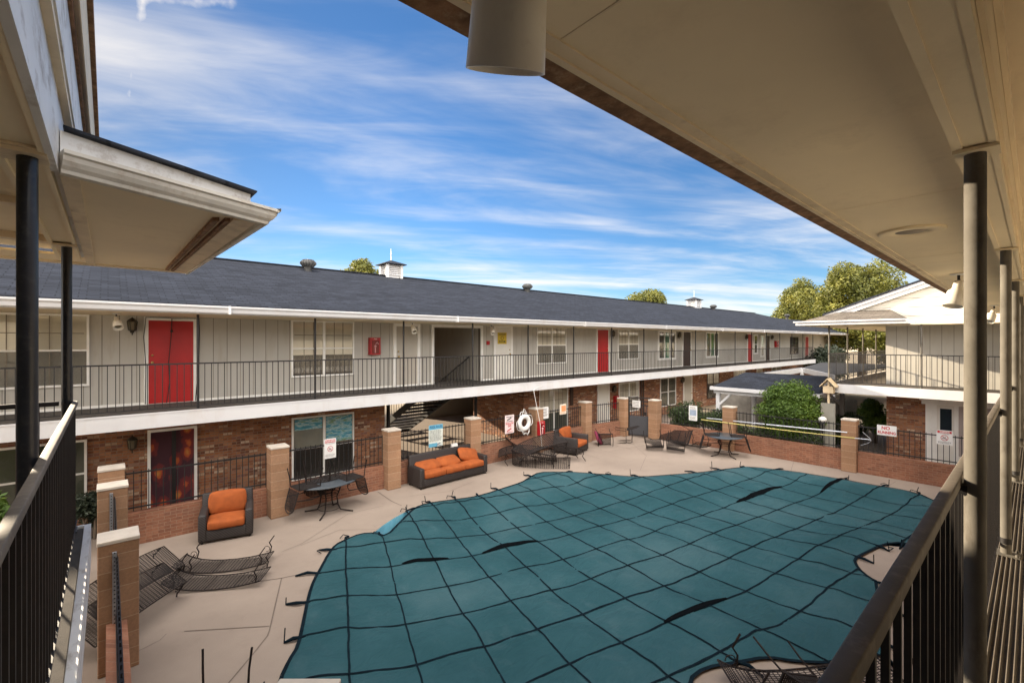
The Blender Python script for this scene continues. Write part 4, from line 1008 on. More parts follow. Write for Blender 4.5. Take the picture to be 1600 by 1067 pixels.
def make_chair(label, cush=None):
    t = thing('patio_chair', label, 'chair', (0,0,0), 'wrought iron patio chairs'); w, d = .25, .24
    mb = MB(); 
    for s_ in (-1, 1): mb.bar((s_*w, -d, .43), (s_*w, d, .43), .018); mb.bar((-w, s_*d, .43), (w, s_*d, .43), .018)
    for k in range(15): x = -w+.03+k*(2*w-.06)/14; mb.box(x-.010, -d, .424, x+.010, d, .428)
    for k in range(5): y = -d+.06+k*.09; mb.box(-w, y-.006, .4285, w, y+.006, .431)
    mb.build('seat', greyiron, t)
    mb = MB(); tp = lambda u, v: (u*(w-.02*v), d+.02+.13*v, .46+.46*v)
    mb.tube([tp(-1,0),tp(-1,.5),tp(-.95,.9),tp(-.5,1.05),tp(0,1.1),tp(.5,1.05),tp(.95,.9),tp(1,.5),tp(1,0)], .012, 6)
    for k in range(13): u = -.85+k*1.7/12; mb.bar(tp(u,.02), tp(u,.98), .018, .004, up=(0,1,0))
    for v in (.2,.4,.6,.8): mb.bar(tp(-.98,v), tp(.98,v), .012, .004)
    mb.build('backrest', greyiron, t)
    for s_ in (-1, 1):
        mb = MB(); mb.tube([(s_*w, d+.06, .66), (s_*(w+.04), .05, .68), (s_*(w+.04), -.2, .66), (s_*(w+.03), -.24, .58), (s_*w, -.22, .43)], .012, 6); mb.build('arm', rustiron, t)
        for y, e_ in ((-d, -.05), (d, .06)):
            mb = MB(); mb.tube([(s_*w, y, .43), (s_*(w+.01), y+e_*.3, .22), (s_*(w+.03), y+e_, 0)], .012, 6); mb.build('leg', rustiron, t)
    if cush: mb = MB(); mb.rbox(-.22, -.22, .435, .22, .22, .49, .025, 3, None, .01); mb.build('cushion', cush, t)
    return t
pc = make_chair('')
def table(name, label, loc, a, b, rz, deco=tabletop):
    t = thing(name, label, 'table'); n = 40
    mb = MB(); mb.lathe([(.001,.70),(.98,.70),(1,.708),(1,.722),(.985,.73),(.001,.73)], (0,0,0), n, Matrix.Diagonal((a, b, 1))); mb.build('tabletop', deco, t)
    for k in range(4):
        q = pi/4+k*pi/2; c, s_ = math.cos(q), math.sin(q)
        l = MB(); l.tube([(c*a*.5, s_*b*.5, .70), (c*.26, s_*.26, .55), (c*.19, s_*.19, .38), (c*.22, s_*.22, .18), (c*.28, s_*.28, .06), (c*.58, s_*.58, .014)], .016, 8); l.build('leg', rustiron, t)
    for z, r in ((.52,.25),(.46,.225),(.40,.195),(.10,.245)):
        mb = MB(); mb.tube([(r*math.cos(2*pi*k/24), r*math.sin(2*pi*k/24), z) for k in range(25)], .008, 5); mb.build('base_ring', rustiron, t)
    return xform(t, (*loc, G), rz)
table('patio_table', 'oval dark patterned patio table with upturned chairs in front of the left window', (4.05, 11.38), .68, .48, .1)
table('patio_table', 'round patio table at the far end below the yellow pole tip', (16.85, 7.45), .62, .62, .3)
PCS = [(3.5, 11.38, 1.168, -1.45, pi, 0, 'iron chair hanging upside down off the left end of the oval table'), (4.58, 11.4, 1.168, 1.75, pi, 0, 'iron chair tipped over the right end of the oval table'),
  (3.86, 11.66, 1.175, 2.9, pi, 0, 'iron chair upside down on the middle of the oval table'), (4.30, 11.68, 1.175, 3.3, pi, 0, 'iron chair upside down on the oval table, behind the warning sign'),
  (16.62, 7.83, 1.168, -2.62, pi, 0, 'iron chair upside down on the left of the round table'), (17.08, 7.08, 1.168, .52, pi, 0, 'iron chair upside down on the right of the round table'),
  (15.75, 11.45, .27, .6, 1.55, 0, 'iron chair toppled on its back left of the iron gate'), (15.2, 11.7, .28, -.7, 1.7, 0, 'iron chair toppled beside the wine red cushion'),
  (.80, 5.75, .72, 2.4, pi, .05, 'iron chair upside down at the bottom left edge'), (5.85, 2.15, .34, -.4, 1.75, .3, 'iron chair toppled among the rods at the bottom edge below the cover')]
for i, (x, y, z, rz, rx, ry, lab) in enumerate(PCS):
    o = pc if i == 0 else copy_tree(pc); o['label'] = lab; xform(o, (x, y, G+z), rz, rx, ry)
mb = MB(); mb.rbox(-.24, -.05, -.24, .24, .05, .24, .04, 3, Matrix.Translation((14.85, 11.6, G+.26)) @ Matrix.Rotation(.5, 4, 'Z') @ Matrix.Rotation(-.45, 4, 'X') @ Matrix.Rotation(.5, 4, 'Y'), .02)
single(mb, 'seat_cushion', magenta, 'wine red cushion leaning beside the orange armchair', 'cushion')

# ------------------------------------------------------------------ things hung on the fence
def sign(name, label, x0, x1, z0, z1, at, face):
    """flat sign plate; at = fixed coordinate of its front, returns (thing, pt) with pt(u, v) on the plate"""
    if face is FY: base = ((x0+x1)/2, at, z0); pt = lambda u, v: (x0+(x1-x0)*u, at, z0+(z1-z0)*v)
    else: base = (at, (x0+x1)/2, z0); pt = lambda u, v: (at, x1-(x1-x0)*u, z0+(z1-z0)*v)
    t = thing(name, label, 'sign', base)
    return t, pt
def plate(t, pt, u0, u1, v0, v1, mat, face, lift=0, th=.006, name='plate'):
    N = Vector(face[2]); P = [Vector(pt(*q))+N*lift for q in ((u0,v0),(u1,v0),(u1,v1),(u0,v1))]
    mb = MB(); mb.slab(P, -N*th if lift == 0 else -N*.0015); return mb.build(name, mat, t)
def ringmark(t, pt, u, v, r, mat, face, name='prohibition_mark', slash=True, w=.16):
    X, Y_, N = (Vector(q) for q in face); c = Vector(pt(u, v))+N*.003; n = 28; mb = MB(); vs = []
    for k in range(n):
        d = X*math.cos(2*pi*k/n)+Y_*math.sin(2*pi*k/n); vs += [c+d*r, c+d*r*(1-w)]
    mb.add(vs, [(2*k, 2*((k+1) % n), 2*((k+1) % n)+1, 2*k+1) for k in range(n)])
    if slash:
        d = (X+Y_*-1).normalized(); e_ = (X+Y_).normalized()*r*w*.5; a, b = c-d*r*.9, c+d*r*.9; mb.add([a-e_+N*.001, b-e_+N*.001, b+e_+N*.001, a+e_+N*.001], [(0,1,2,3)])
    mb.build(name, mat, t)
def figure(t, pt, u, v, s_, mat, face):                     # little swimming figure
    X, Y_, N = (Vector(q) for q in face); c = Vector(pt(u, v))+N*.0045; mb = MB()
    mb.add([c+X*(.5*math.cos(k*pi/5)*.35*s_+.35*s_)+Y_*(.18*s_*math.sin(k*pi/5)+.28*s_) for k in range(10)], [tuple(range(10))])
    mb.add([c+X*q[0]*s_+Y_*q[1]*s_ for q in ((-.8,-.25),(.15,.05),(.3,.22),(-.05,.28),(-.75,-.05))], [(0,1,2,3,4)])
    mb.add([c+X*q[0]*s_+Y_*q[1]*s_ for q in ((-.9,-.45),(.9,-.45),(.9,-.34),(-.9,-.34))], [(0,1,2,3)]); mb.build('figure_mark', mat, t)
def lines(t, pt, rows, u0, u1, mat, face, h=.012):          # rows of print too small to read
    X, Y_, N = (Vector(q) for q in face); mb = MB(); rnd = random.Random(len(rows))
    for v in rows:
        u = u0; e_ = u1-rnd.random()*.2*(u1-u0)
        while u < e_:
            w = rnd.uniform(.04, .12); a = Vector(pt(u, v))+N*.003; b = Vector(pt(min(u+w, e_), v))+N*.003
            mb.add([a-Y_*h/2, b-Y_*h/2, b+Y_*h/2, a+Y_*h/2], [(0,1,2,3)]); u += w+.03
    mb.build('small_print', mat, t)
def warning(label, x0, x1, z0, z1, at, face):
    t, pt = sign('warning_sign', label, x0, x1, z0, z1, at, face)
    plate(t, pt, 0, 1, 0, 1, signw, face); plate(t, pt, .06, .94, .80, .95, signred, face, .002, name='red_header')
    text('WARNING', (z1-z0)*.14, Vector(pt(.5, .873))+Vector(face[2])*.001, face, signw, t, sx=.75, bold=.002)
    text('NO LIFEGUARD', (z1-z0)*.065, pt(.5, .745), face, signblk, t)
    ringmark(t, pt, .5, .48, (x1-x0)*.24, signred, face); figure(t, pt, .5, .47, (x1-x0)*.17, signblk, face)
    lines(t, pt, (.20,.15,.10), .1, .95, signblk, face, .008)
yf = YF-.06-.03
warning('white warning sign with red header on the fence behind the left patio table', 4.20, 4.50, -3.04, -2.53, yf, FY)
warning('white warning sign with red header before the far white door', 1.53, 1.87, -2.94, -2.53, XF-.05, FX)
t, pt = sign('rules_sign', 'tall pool rules sign with blue header behind the long sofa', 7.30, 7.80, -3.22, -2.55, yf, FY)
plate(t, pt, 0, 1, 0, 1, paint('sign_pale', (.60,.64,.58), .45, 4, .05), FY); plate(t, pt, 0, 1, .79, 1, signblue, FY, .002, name='blue_header'); text('POOL RULES', .105, Vector(pt(.5, .895))+Vector((0,-.001,0)), FY, signdblue, t, sx=.72, bold=.002)
lines(t, pt, [.74-.052*k for k in range(10)], .06, .95, signblk, FY, .012); plate(t, pt, 0, .6, 0, .17, signblue, FY, .002, name='blue_footer'); figure(t, pt, .72, .1, .1, signdblue, FY)
t, pt = sign('depth_sign', 'tall white sign with red letters and swimmer marks left of the life ring', 10.38, 10.80, -3.22, -2.58, yf+.05, FY)
plate(t, pt, 0, 1, 0, 1, paint('sign_pinkish', (.74,.62,.60), .45, 4, .05), FY); figure(t, pt, .5, .76, .16, signblk, FY); plate(t, pt, .12, .9, .88, .91, signblk, FY, .002, name='top_bar'); text('SHALLOW\nEND', .105, pt(.5, .47), FY, signred, t, sx=.75, bold=.003); figure(t, pt, .5, .17, .16, signred, FY)
t, pt = sign('paper_notice', 'white paper notice on the fence right of the red extinguisher box', 12.28, 12.62, -2.92, -2.48, yf+.12, FY)
plate(t, pt, 0, 1, 0, 1, signw, FY); lines(t, pt, (.85,.75,.6,.5,.35,.25), .15, .85, signblk, FY, .022)
t, pt = sign('paper_notice', 'cream notice with orange print above the orange armchair', 13.25, 13.63, -2.86, -2.46, yf+.12, FY)
plate(t, pt, 0, 1, 0, 1, signcream, FY); plate(t, pt, .25, .92, .28, .85, signor, FY, .002, name='orange_panel'); lines(t, pt, (.2,.12), .1, .9, signor, FY, .015)
t, pt = sign('rules_sign', 'pale blue and white rules sign on the fence right of the gate', 8.97, 9.32, -3.2, -2.6, 17.80, FX)
plate(t, pt, 0, 1, 0, 1, signw, FX); plate(t, pt, .1, .9, .33, .72, paint('sign_slate', (.30,.36,.46), .45, 5, .2), FX, .002, name='grey_panel'); text('POOL', .09, pt(.5, .86), FX, signblk, t); lines(t, pt, (.76,.24,.17,.1), .1, .9, signblk, FX, .015)
t, pt = sign('no_running_sign', 'white NO RUNNING sign on the fence near the far brick wall', 2.76, 3.23, -2.88, -2.57, XF-.05, FX)
plate(t, pt, 0, 1, 0, 1, signw, FX); text('NO', .13, pt(.45, .72), FX, signred, t, sx=1.0, bold=.004); text('RUNNING', .115, pt(.5, .28), FX, signred, t, sx=.82, bold=.004)
t, pt = sign('paper_notice', 'white notice fixed to the upper part of the iron gate', 11.22, 11.62, -2.86, -2.56, 17.22, FX)
plate(t, pt, 0, 1, 0, 1, signw, FX); lines(t, pt, (.8,.6,.4,.2), .1, .9, signblk, FX, .02); t.rotation_euler.z = .0
t, pt = sign('door_sign', 'yellow sign on the white upper door beside the stairwell opening', 11.46, 11.92, -.10, .35, YW-.062, FY)
plate(t, pt, 0, 1, 0, 1, signyel, FY); text('LAUNDRY', .10, pt(.5, .83), FY, signblk, t, sx=.8, bold=.002); text('ROOM', .12, pt(.5, .2), FY, signblk, t, sx=.9, bold=.002); ringmark(t, pt, .5, .52, .075, signblk, FY, 'round_mark', False, .22)
# life ring with rope
t = thing('life_ring', 'white life ring with loose rope hung on the fence', 'life ring', (11.25, 12.1, -3.25)); mb = MB(); n = 36; c = Vector((11.25, 12.13, -2.92))
def torus(c, R1, r1, ax, ay, az, n=36, m=12, q=.75):
    mb = MB(); vs = []
    for i in range(n):
        A = 2*pi*i/n; d = ax*math.cos(A)+ay*math.sin(A)
        for j in range(m): B = 2*pi*j/m; vs.append(c+d*(R1+r1*math.cos(B))+az*r1*q*math.sin(B))
    mb.add(vs, [(i*m+j, ((i+1) % n)*m+j, ((i+1) % n)*m+(j+1) % m, i*m+(j+1) % m) for i in range(n) for j in range(m)], True); return mb
AX, AZ, AYv = Vector((1,0,0)), Vector((0,0,1)), Vector((0,1,0))
torus(c, .225, .085, AX, AZ, AYv).build('ring', plastic, t)
mb = MB(); ro = []
for k in range(60):
    A = 2*pi*k/59; ro.append(c+AX*math.cos(A)*(.36+.05*math.sin(A*4+.6))+AZ*math.sin(A)*(.36+.06*math.sin(A*4))+AYv*(-.02+.03*math.sin(A*7)))
mb.tube(ro, .011, 6, False); mb.tube([c+Vector((-.12,-.02,-.3)), c+Vector((-.05,-.03,-.42)), c+Vector((.06,-.03,-.36)), c+Vector((.14,-.03,-.46)), c+Vector((.22,-.02,-.3))], .011, 6); mb.tube([c+Vector((-.1,0,.30)), c+Vector((0,.02,.50)), c+Vector((.12,0,.32))], .012, 6); mb.build('rope', plastic, t)
# red cabinets
def cabinet(label, x0, x1, z0, z1, y, d=.16, lab=True):
    t = thing('extinguisher_cabinet', label, 'fire cabinet', ((x0+x1)/2, y, z0), 'red extinguisher cabinets')
    mb = MB(); mb.box(x0, y-d, z0, x1, y, z1); mb.build('cabinet_body', redbox, t)
    mb = MB(); mb.box(x0+.05, y-d-.012, z0+.04, x1-.05, y-d-.001, z1-.09); mb.build('door_panel', paint('dark_red_pane', (.16,.008,.01), .2) if 'dark_red_pane' not in MATS else MATS['dark_red_pane'], t)
    w = x1-x0; mb = MB(); mb.tube([(x0+w*.45, y-d-.02, z0+.06), (x0+w*.45, y-d-.02, z0+(z1-z0)*.45)], .02, 8); mb.sphere((x0+w*.45, y-d-.02, z0+(z1-z0)*.5), .04, 8); mb.tube([(x0+w*.45, y-d-.03, z0+(z1-z0)*.62), (x0+w*.62, y-d-.03, z0+(z1-z0)*.72), (x0+w*.75, y-d-.03, z0+(z1-z0)*.62)], .014, 6)
    mb.build('extinguisher', paint('pinkish_label', (.62,.30,.30), .4) if 'pinkish_label' not in MATS else MATS['pinkish_label'], t)
    text('FIRE', .06, ((x0+x1)/2, y-d, z1-.045), FY, signw, t)
cabinet('red extinguisher cabinet on the upper wall between the window and grey door', 6.18, 6.52, -.42, .12, YW-.03)
cabinet('red extinguisher cabinet on the tan pillar beside the life ring', 11.9, 12.18, -3.46, -2.95, 12.13, .13)
cabinet('small red extinguisher cabinet on the lower brick wall left of the gate', 19.0, 19.28, -3.35, -2.72, YW-.002)
cabinet('red extinguisher cabinet at the far end of the upper gallery', 40.5, 41.05, -.45, .05, YW-.03)
mb = MB(); mb.box(10.93, YW-.07, -.13, 11.06, YW-.015, .02); mb.box(10.945, YW-.08, -.10, 11.045, YW-.0705, -.03); single(mb, 'alarm_box', redbox, 'small red fire alarm box left of the white upper door', 'alarm')
# poles and hook
mb = MB(); mb.tube([(17.74, 8.55, -3.02), (17.72, 6.4, -2.97)], .018, 8); mb.tube([(17.72, 6.35, -2.97), (17.71, 3.95, -2.90)], .022, 8); single(mb, 'aluminium_pole', alum, 'grey aluminium pool pole hung level on the fence above the yellow pole', 'pole')
t = thing('pool_net_pole', 'long yellow pool pole hung on the fence ending beside the NO RUNNING sign', 'pole', (17.7, 6, -3.07)); mb = MB(); mb.tube([(17.70, 8.75, -3.10), (17.69, 6, -3.09), (17.69, 3.75, -3.05)], .017, 8); mb.build('handle_pole', yellow, t)
mb = MB(); mb.tube([(17.69, 3.75, -3.05), (17.69, 3.35, -3.03)], .011, 8); mb.tube([(17.69, 3.55, -2.82), (17.69, 3.38, -2.98), (17.69, 3.33, -3.05), (17.69, 3.4, -3.14), (17.69, 3.6, -3.25)], .006, 6); mb.build('net_bracket', alum, t)
mb = MB(); q = [(12.0, 11.98, -4.0), (11.9, 11.98, -3.0), (11.62, 11.98, -1.95), (11.58, 11.98, -1.80), (11.62, 11.98, -1.72), (11.8, 11.98, -1.66), (11.98, 11.98, -1.64)]; mb.tube(q, .010, 8); single(mb, 'life_hook', plastic, 'slim white rescue hook leaning up beside the life ring', 'hook')
# perforated posts bolted to the foreground pillars
def strut(x, y, z0, z1, label):
    t = thing('steel_post', label, 'post', (x, y, z0), 'perforated steel posts'); mb = MB(); mb.box(x-.022, y-.022, z0, x+.022, y+.022, z1); mb.build('square_tube', galv, t)
    mb = MB(); z = z0+.05
    while z < z1: mb.add([(x+.009*math.cos(k*pi/4), y-.0235, z+.009*math.sin(k*pi/4)) for k in range(8)], [tuple(range(8))]); z += .0508
    mb.build('punched_holes', signblk, t)
strut(.06, 7.565, G, -2.62, 'perforated steel post on the front of the foreground pillar'); strut(.04, 10.375, G, -2.58, 'perforated steel post on the second pillar behind the foreground pillar')
# wall lanterns
def lantern(label, x, z):
    t = thing('wall_lantern', label, 'wall lamp', (x, YW-.02, z), 'black carriage lanterns by the doors'); y = YW-.13
    mb = MB(); mb.box(x-.035, YW-.03, z-.16, x+.035, YW-.001, z+.02); mb.tube([(x, YW-.03, z-.12), (x, y, z-.20), (x, y, z-.12)], .012, 6)
    mb.lathe([(.05,-.12),(.07,-.10),(.075,-.095)], (x,y,z), 6); mb.lathe([(.10,.10),(.085,.13),(.04,.17),(.015,.19),(.001,.21)], (x,y,z), 6)
    for k in range(6): A = 2*pi*k/6; mb.bar((x+.07*math.cos(A), y+.07*math.sin(A), z-.10), (x+.095*math.cos(A), y+.095*math.sin(A), z+.10), .012)
    mb.build('lantern_body', lanternm, t); mb = MB(); mb.lathe([(.062,-.095),(.085,.095)], (x,y,z), 6); mb.build('lantern_pane', glow, t)
for x, z, l in ((.42,.36,'black wall lantern left of the nearest upper red door'), (18.85,.36,'black wall lantern right of the middle upper red door'), (25.3,.36,'black wall lantern left of the dark brown upper door'), (34.9,.33,'black wall lantern left of the third upper red door'), (39.8,.32,'black wall lantern right of the far dark upper door'),
   (.42,-2.38,'dark wall lantern left of the curtained ground floor door'), (18.95,-2.36,'dark wall lantern right of the white ground floor door'), (25.7,-2.3,'dark wall lantern left of the grey ground floor door')): lantern(l, x, z)

# ------------------------------------------------------------------ beyond the fence
PG_ = thing('pavilion', 'small open pavilion with dark shingle roof and white posts behind the pool fence', 'pavilion', (21.5, 7, G))
x0, x1, y0_, y1_, ze, zr = 19.42, 23.6, 5.2, 9.15, -1.93, -1.38; xm = 21.5
mb = MB(); mb.add([(x0,y0_,ze),(x1,y0_,ze),(x1,y1_,ze),(x0,y1_,ze),(xm,y0_+.3,zr),(xm,y1_-.55,zr)], [(0,3,5,4),(2,1,4,5),(1,0,4),(3,2,5),(0,1,2,3)]); mb.build('roof', roofy, PG_)
mb = MB(); mb.box(x0-.05, y0_-.05, ze-.13, x0, y1_+.05, ze+.012); mb.box(x0, y1_, ze-.13, x1, y1_+.05, ze+.012); mb.box(x0, y0_-.05, ze-.13, x1, y0_, ze+.012); mb.box(x0+.15, y0_+.1, ze-.28, x0+.27, y1_-.02, ze-.001); mb.build('fascia', white, PG_)
for x, y in ((x0+.22, y1_-.2), (x0+.22, y0_+.2), (x1-.2, y1_-.2), (x1-.2, y0_+.2)):
    mb = MB(); mb.box(x-.075, y-.075, G, x+.075, y+.075, ze-.28); s_ = -1 if y > 7 else 1; mb.bar((x, y+s_*.05, ze-.75), (x, y+s_*.5, ze-.30), .09, .09); mb.build('post', white, PG_)
BF = thing('board_fence', 'low grey board fence behind the pavilion', 'fence', (24, 7, G)); mb = MB(); y = 5.0
while y < 11: mb.box(24.0, y, G, 24.03, y+.14, -2.5); y += .15
mb.box(24.031, 5, -2.7, 24.07, 11, -2.62); mb.box(24.031, 5, -3.9, 24.07, 11, -3.8); mb.build('boards', paint('grey_board', (.22,.20,.17), .85, 3, .2), BF)
CN = thing('breezeway_canopy', 'far flat canopy with white fascia beyond the pavilion', 'canopy', (34, 10, G)); z = -1.72
poly = [(27,9.75),(34,10),(28,6.8),(44,6.2),(44,11.6),(27,11.6)]
mb = MB(); mb.slab([(x, y, z+.002) for x, y in [(34,10),(44,6.2),(44,11.6)]], (0,0,-.02)); mb.slab([(x, y, z+.001) for x, y in [(27,9.75),(34,10),(35,10.35),(27,10.05)]], (0,0,-.02)); mb.slab([(x, y, z) for x, y in [(34,10),(28,6.8),(44,6.2)]], (0,0,-.02)); mb.build('roof_sheet', paint('grey_felt', (.055,.055,.058), .9, .6, .2), CN)
mb = MB()
for a, b in (((27,9.75),(34,10)), ((34,10),(28,6.8))): mb.bar((*a, z-.14), (*b, z-.14), .06, .30)
mb.build('fascia', white, CN)
mb = MB(); [mb.box(x-.09, y-.09, G, x+.09, y+.09, z-.03) for x, y in ((33.6,9.9),(27.3,9.9),(28.6,7.0))]; mb.build('post', white, CN)
K_ = thing('notice_kiosk', 'little gabled cream notice kiosk on a grey panel beside the round bush', 'kiosk', (18.86, 4.75, G)); x, y = 18.86, 4.76
mb = MB(); mb.box(x-.03, y-.21, -3.75, x+.03, y+.21, -2.15); mb.build('panel', paint('grey_panel', (.26,.24,.20), .8, 3, .12), K_)
mb = MB(); mb.slab([(x-.10,y+.24,-1.56),(x-.10,y,-1.28),(x+.3,y,-1.28),(x+.3,y+.24,-1.56)],(0,0,-.035)); mb.slab([(x-.10,y-.24,-1.56),(x-.10,y,-1.281),(x+.3,y,-1.281),(x+.3,y-.24,-1.56)],(0,0,-.035)); mb.build('gable_roof', wood, K_)
mb = MB(); mb.box(x-.02, y-.15, -1.80, x+.2, y+.15, -1.56); mb.box(x+.031, y-.03, G, x+.09, y+.03, -1.35); mb.build('head_board', wood, K_)
LP = thing('globe_lamp', 'white globe garden lamp on a short black post right of the round bush', 'lamp', (18.6, 4.86, G)); mb = MB(); mb.sphere((18.6, 4.86, -2.70), .13, 16, (1, 1, .8)); mb.build('globe', plastic, LP); mb = MB(); mb.cyl(18.6, 4.86, G, -2.82, .03, 10); mb.lathe([(.09,-2.84),(.06,-2.80),(.03,-2.80)], (18.6,4.86,0), 12); mb.build('post', black, LP)
mb = MB(); mb.box(-14, 31, G, 40, 31.25, -2.1); mb.box(-14, 30.97, -2.1, 40, 31.28, -2.03); single(mb, 'boundary_wall', blockwall, 'sunlit tan boundary wall seen through the passage under the stairs', 'wall')

# ------------------------------------------------------------------ plants
def crown(name, mat, parent, blobs, n, leaf, seed, flat=1.0):
    rnd = random.Random(seed); mb = MB(); vs = []; fs = []; tot = sum(b[3]**2 for b in blobs)
    for bx, by, bz, br, *sq in blobs:
        k = int(n*br*br/tot); q = sq[0] if sq else .8
        for _ in range(k):
            d = Vector((rnd.gauss(0,1), rnd.gauss(0,1), rnd.gauss(0,1))).normalized()
            r = br*(rnd.random()**.28)*(1+.22*noise.noise(d*2.3+Vector((bx,by,bz))))
            c = Vector((bx, by, bz))+Vector((d.x*r, d.y*r, d.z*r*q))
            a = Vector((rnd.gauss(0,1), rnd.gauss(0,1), rnd.gauss(0,.7)*flat)).normalized(); b = a.cross(d+Vector((rnd.gauss(0,.5), rnd.gauss(0,.5), rnd.gauss(0,.5))))
            if b.length < .01: continue
            b.normalize(); s_ = leaf*rnd.uniform(.6, 1.3); o = len(vs)
            vs += [c-a*s_, c-b*s_*.5, c+a*s_, c+b*s_*.5]; fs.append((o, o+1, o+2, o+3))
    mb.add(vs, fs); return mb.build(name, mat, parent)
def lumps(c, R3, n, r, seed, shell=.75):
    rnd = random.Random(seed); out = []
    for _ in range(n):
        d = Vector((rnd.gauss(0,1), rnd.gauss(0,1), rnd.gauss(0,1))).normalized(); k = rnd.uniform(.3, 1)**.5*shell
        out.append((c[0]+d.x*R3[0]*k, c[1]+d.y*R3[1]*k, c[2]+d.z*R3[2]*k, r*rnd.uniform(.7, 1.25)))
    return out
def tree(name, label, x, y, zc, R3, n, leaf, nl, lr, mat, seed, cat='tree', th=.22, group=None):
    t = thing(name, label, cat, (x, y, G), group); rnd = random.Random(seed); L = lumps((x, y, zc), R3, nl, lr, seed)
    mb = MB(); zt = zc+R3[2]*.5; mb.tube([(x, y, G-.1), (x+.1, y, (G+zc)/2), (x, y+.1, zc), (x, y, zt)], [th, th*.8, th*.6, th*.15], 10)
    for b in L[::2]: m_ = Vector((x, y, max(G+1, min(b[2]-.5, zc-R3[2]*.4+rnd.random()*R3[2]))));  mb.tube([m_, (m_+Vector(b[:3]))/2+Vector((0,0,.15)), b[:3]], [th*.35, th*.22, th*.06], 6)
    mb.build('trunk', bark, t); crown('crown', mat, t, L, n, leaf, seed); return t
GT = 'trees beyond the roofs'
tree('shade_tree', 'small round tree top beside the louvred cupola, above the ridge', 18.2, 42, 5.9, (2.0, 2.0, 2.0), 12000, .13, 26, .9, treeleaf, 3, group=GT)
tree('shade_tree', 'round tree top above the ridge left of the far cupola', 47.5, 30, 4.6, (2.5, 2.5, 1.6), 9000, .14, 26, 1.0, treeleaf, 5, group=GT)
tree('shade_tree', 'yellow green tree left of the tallest tree behind the far end', 70.5, 21.2, 4.4, (3.3, 3.3, 4.4), 26000, .16, 40, 1.3, treeleaf, 8, group=GT, th=.35)
tree('shade_tree', 'tallest sunlit yellow green tree behind the gabled wing', 55.5, 11.2, 3.4, (4.6, 4.2, 5.6), 42000, .14, 70, 1.25, treeleaf, 11, group=GT, th=.4)
tree('shade_tree', 'sunlit tree half hidden behind the porch roof of the gabled wing', 49, 7.0, .2, (3.4, 3.0, 3.0), 18000, .14, 46, 1.1, treeleaf, 13, group=GT, th=.3)
tree('juniper_shrub', 'grey green juniper at the end of the long gallery', 46.9, 12.0, -1.7, (1.7, 1.6, 1.9), 9000, .11, 30, .8, pineleaf, 17, 'shrub', .15)
def bush(name, label, c, R3, n, leaf, nl, lr, mat, seed, cat='bush', group=None):
    t = thing(name, label, cat, (c[0], c[1], G), group); mb = MB(); rnd = random.Random(seed)
    for k in range(5): mb.tube([(c[0]+rnd.uniform(-.15,.15), c[1]+rnd.uniform(-.15,.15), G-.05), (c[0]+rnd.uniform(-.5,.5)*R3[0], c[1]+rnd.uniform(-.5,.5)*R3[1], c[2]+.3*R3[2])], [.04, .015], 6)
    mb.build('stem', bark, t); crown('foliage', mat, t, lumps(c, R3, nl, lr, seed, .8), n, leaf, seed); return t
for i, (x, y, l) in enumerate(((6.5, 27.5, 'left sunlit bush seen through the passage under the stairs'), (9.6, 28.2, 'right sunlit bush seen through the passage under the stairs'))): bush('leafy_bush', l, (x, y, -2.9), (1.4, 1.0, 1.1), 6000, .08, 26, .5, treeleaf, 40+i)
bush('round_bush', 'large clipped bright green bush behind the pool fence', (19.0, 6.0, -2.62), (.98, .98, 1.2), 46000, .042, 80, .46, juniper, 21)
bush('leafy_bush', 'green bush below the left walkway beside the black post', (-1.75, 8.9, -2.75), (1.0, 1.0, 1.25), 14000, .055, 40, .4, juniper, 22)
bush('dark_shrub', 'dark shrub behind the fence between the gate and the rules sign', (18.9, 10.1, -3.25), (.7, .8, .7), 8000, .045, 26, .35, hedgeleaf, 23, 'shrub'); bush('dark_shrub', 'dark shrub behind the fence right of the rules sign', (18.9, 8.6, -3.35), (.6, .8, .6), 7000, .045, 24, .32, hedgeleaf, 24, 'shrub')
bush('clipped_tree', 'small round topped shrub beside the far brick wall', (23.6, 4.3, -3.0), (.55, .5, .85), 9000, .045, 30, .3, juniper, 25, 'shrub'); bush('window_shrub', 'thin shrub under the left ground floor window', (-.35, 13.2, -3.6), (.35, .25, .4), 2500, .045, 14, .2, pineleaf, 26, 'shrub')
def hedge(label, x0, x1, y0_, y1_, zt, n, seed):
    t = thing('low_hedge', label, 'hedge', ((x0+x1)/2, (y0_+y1_)/2, G)); L = []; rnd = random.Random(seed)
    k = int(max(x1-x0, y1_-y0_)/.28)
    for i in range(k):
        for z in (G+.25, zt-.25): L.append((x0+(x1-x0)*(i+.5)/k if x1-x0 > y1_-y0_ else rnd.uniform(x0, x1), y0_+(y1_-y0_)*(i+.5)/k if y1_-y0_ >= x1-x0 else rnd.uniform(y0_, y1_), z+rnd.uniform(-.06,.06), .32))
    crown('foliage', hedgeleaf, t, L, n, .04, seed)
hedge('low dark hedge behind the fence under the yellow pole', 18.35, 18.75, 5.0, 7.9, -3.25, 9000, 31); hedge('dark hedge beyond the kiosk under the porch of the gabled wing', 21.4, 26, 5.1, 5.5, -3.0, 9000, 32)

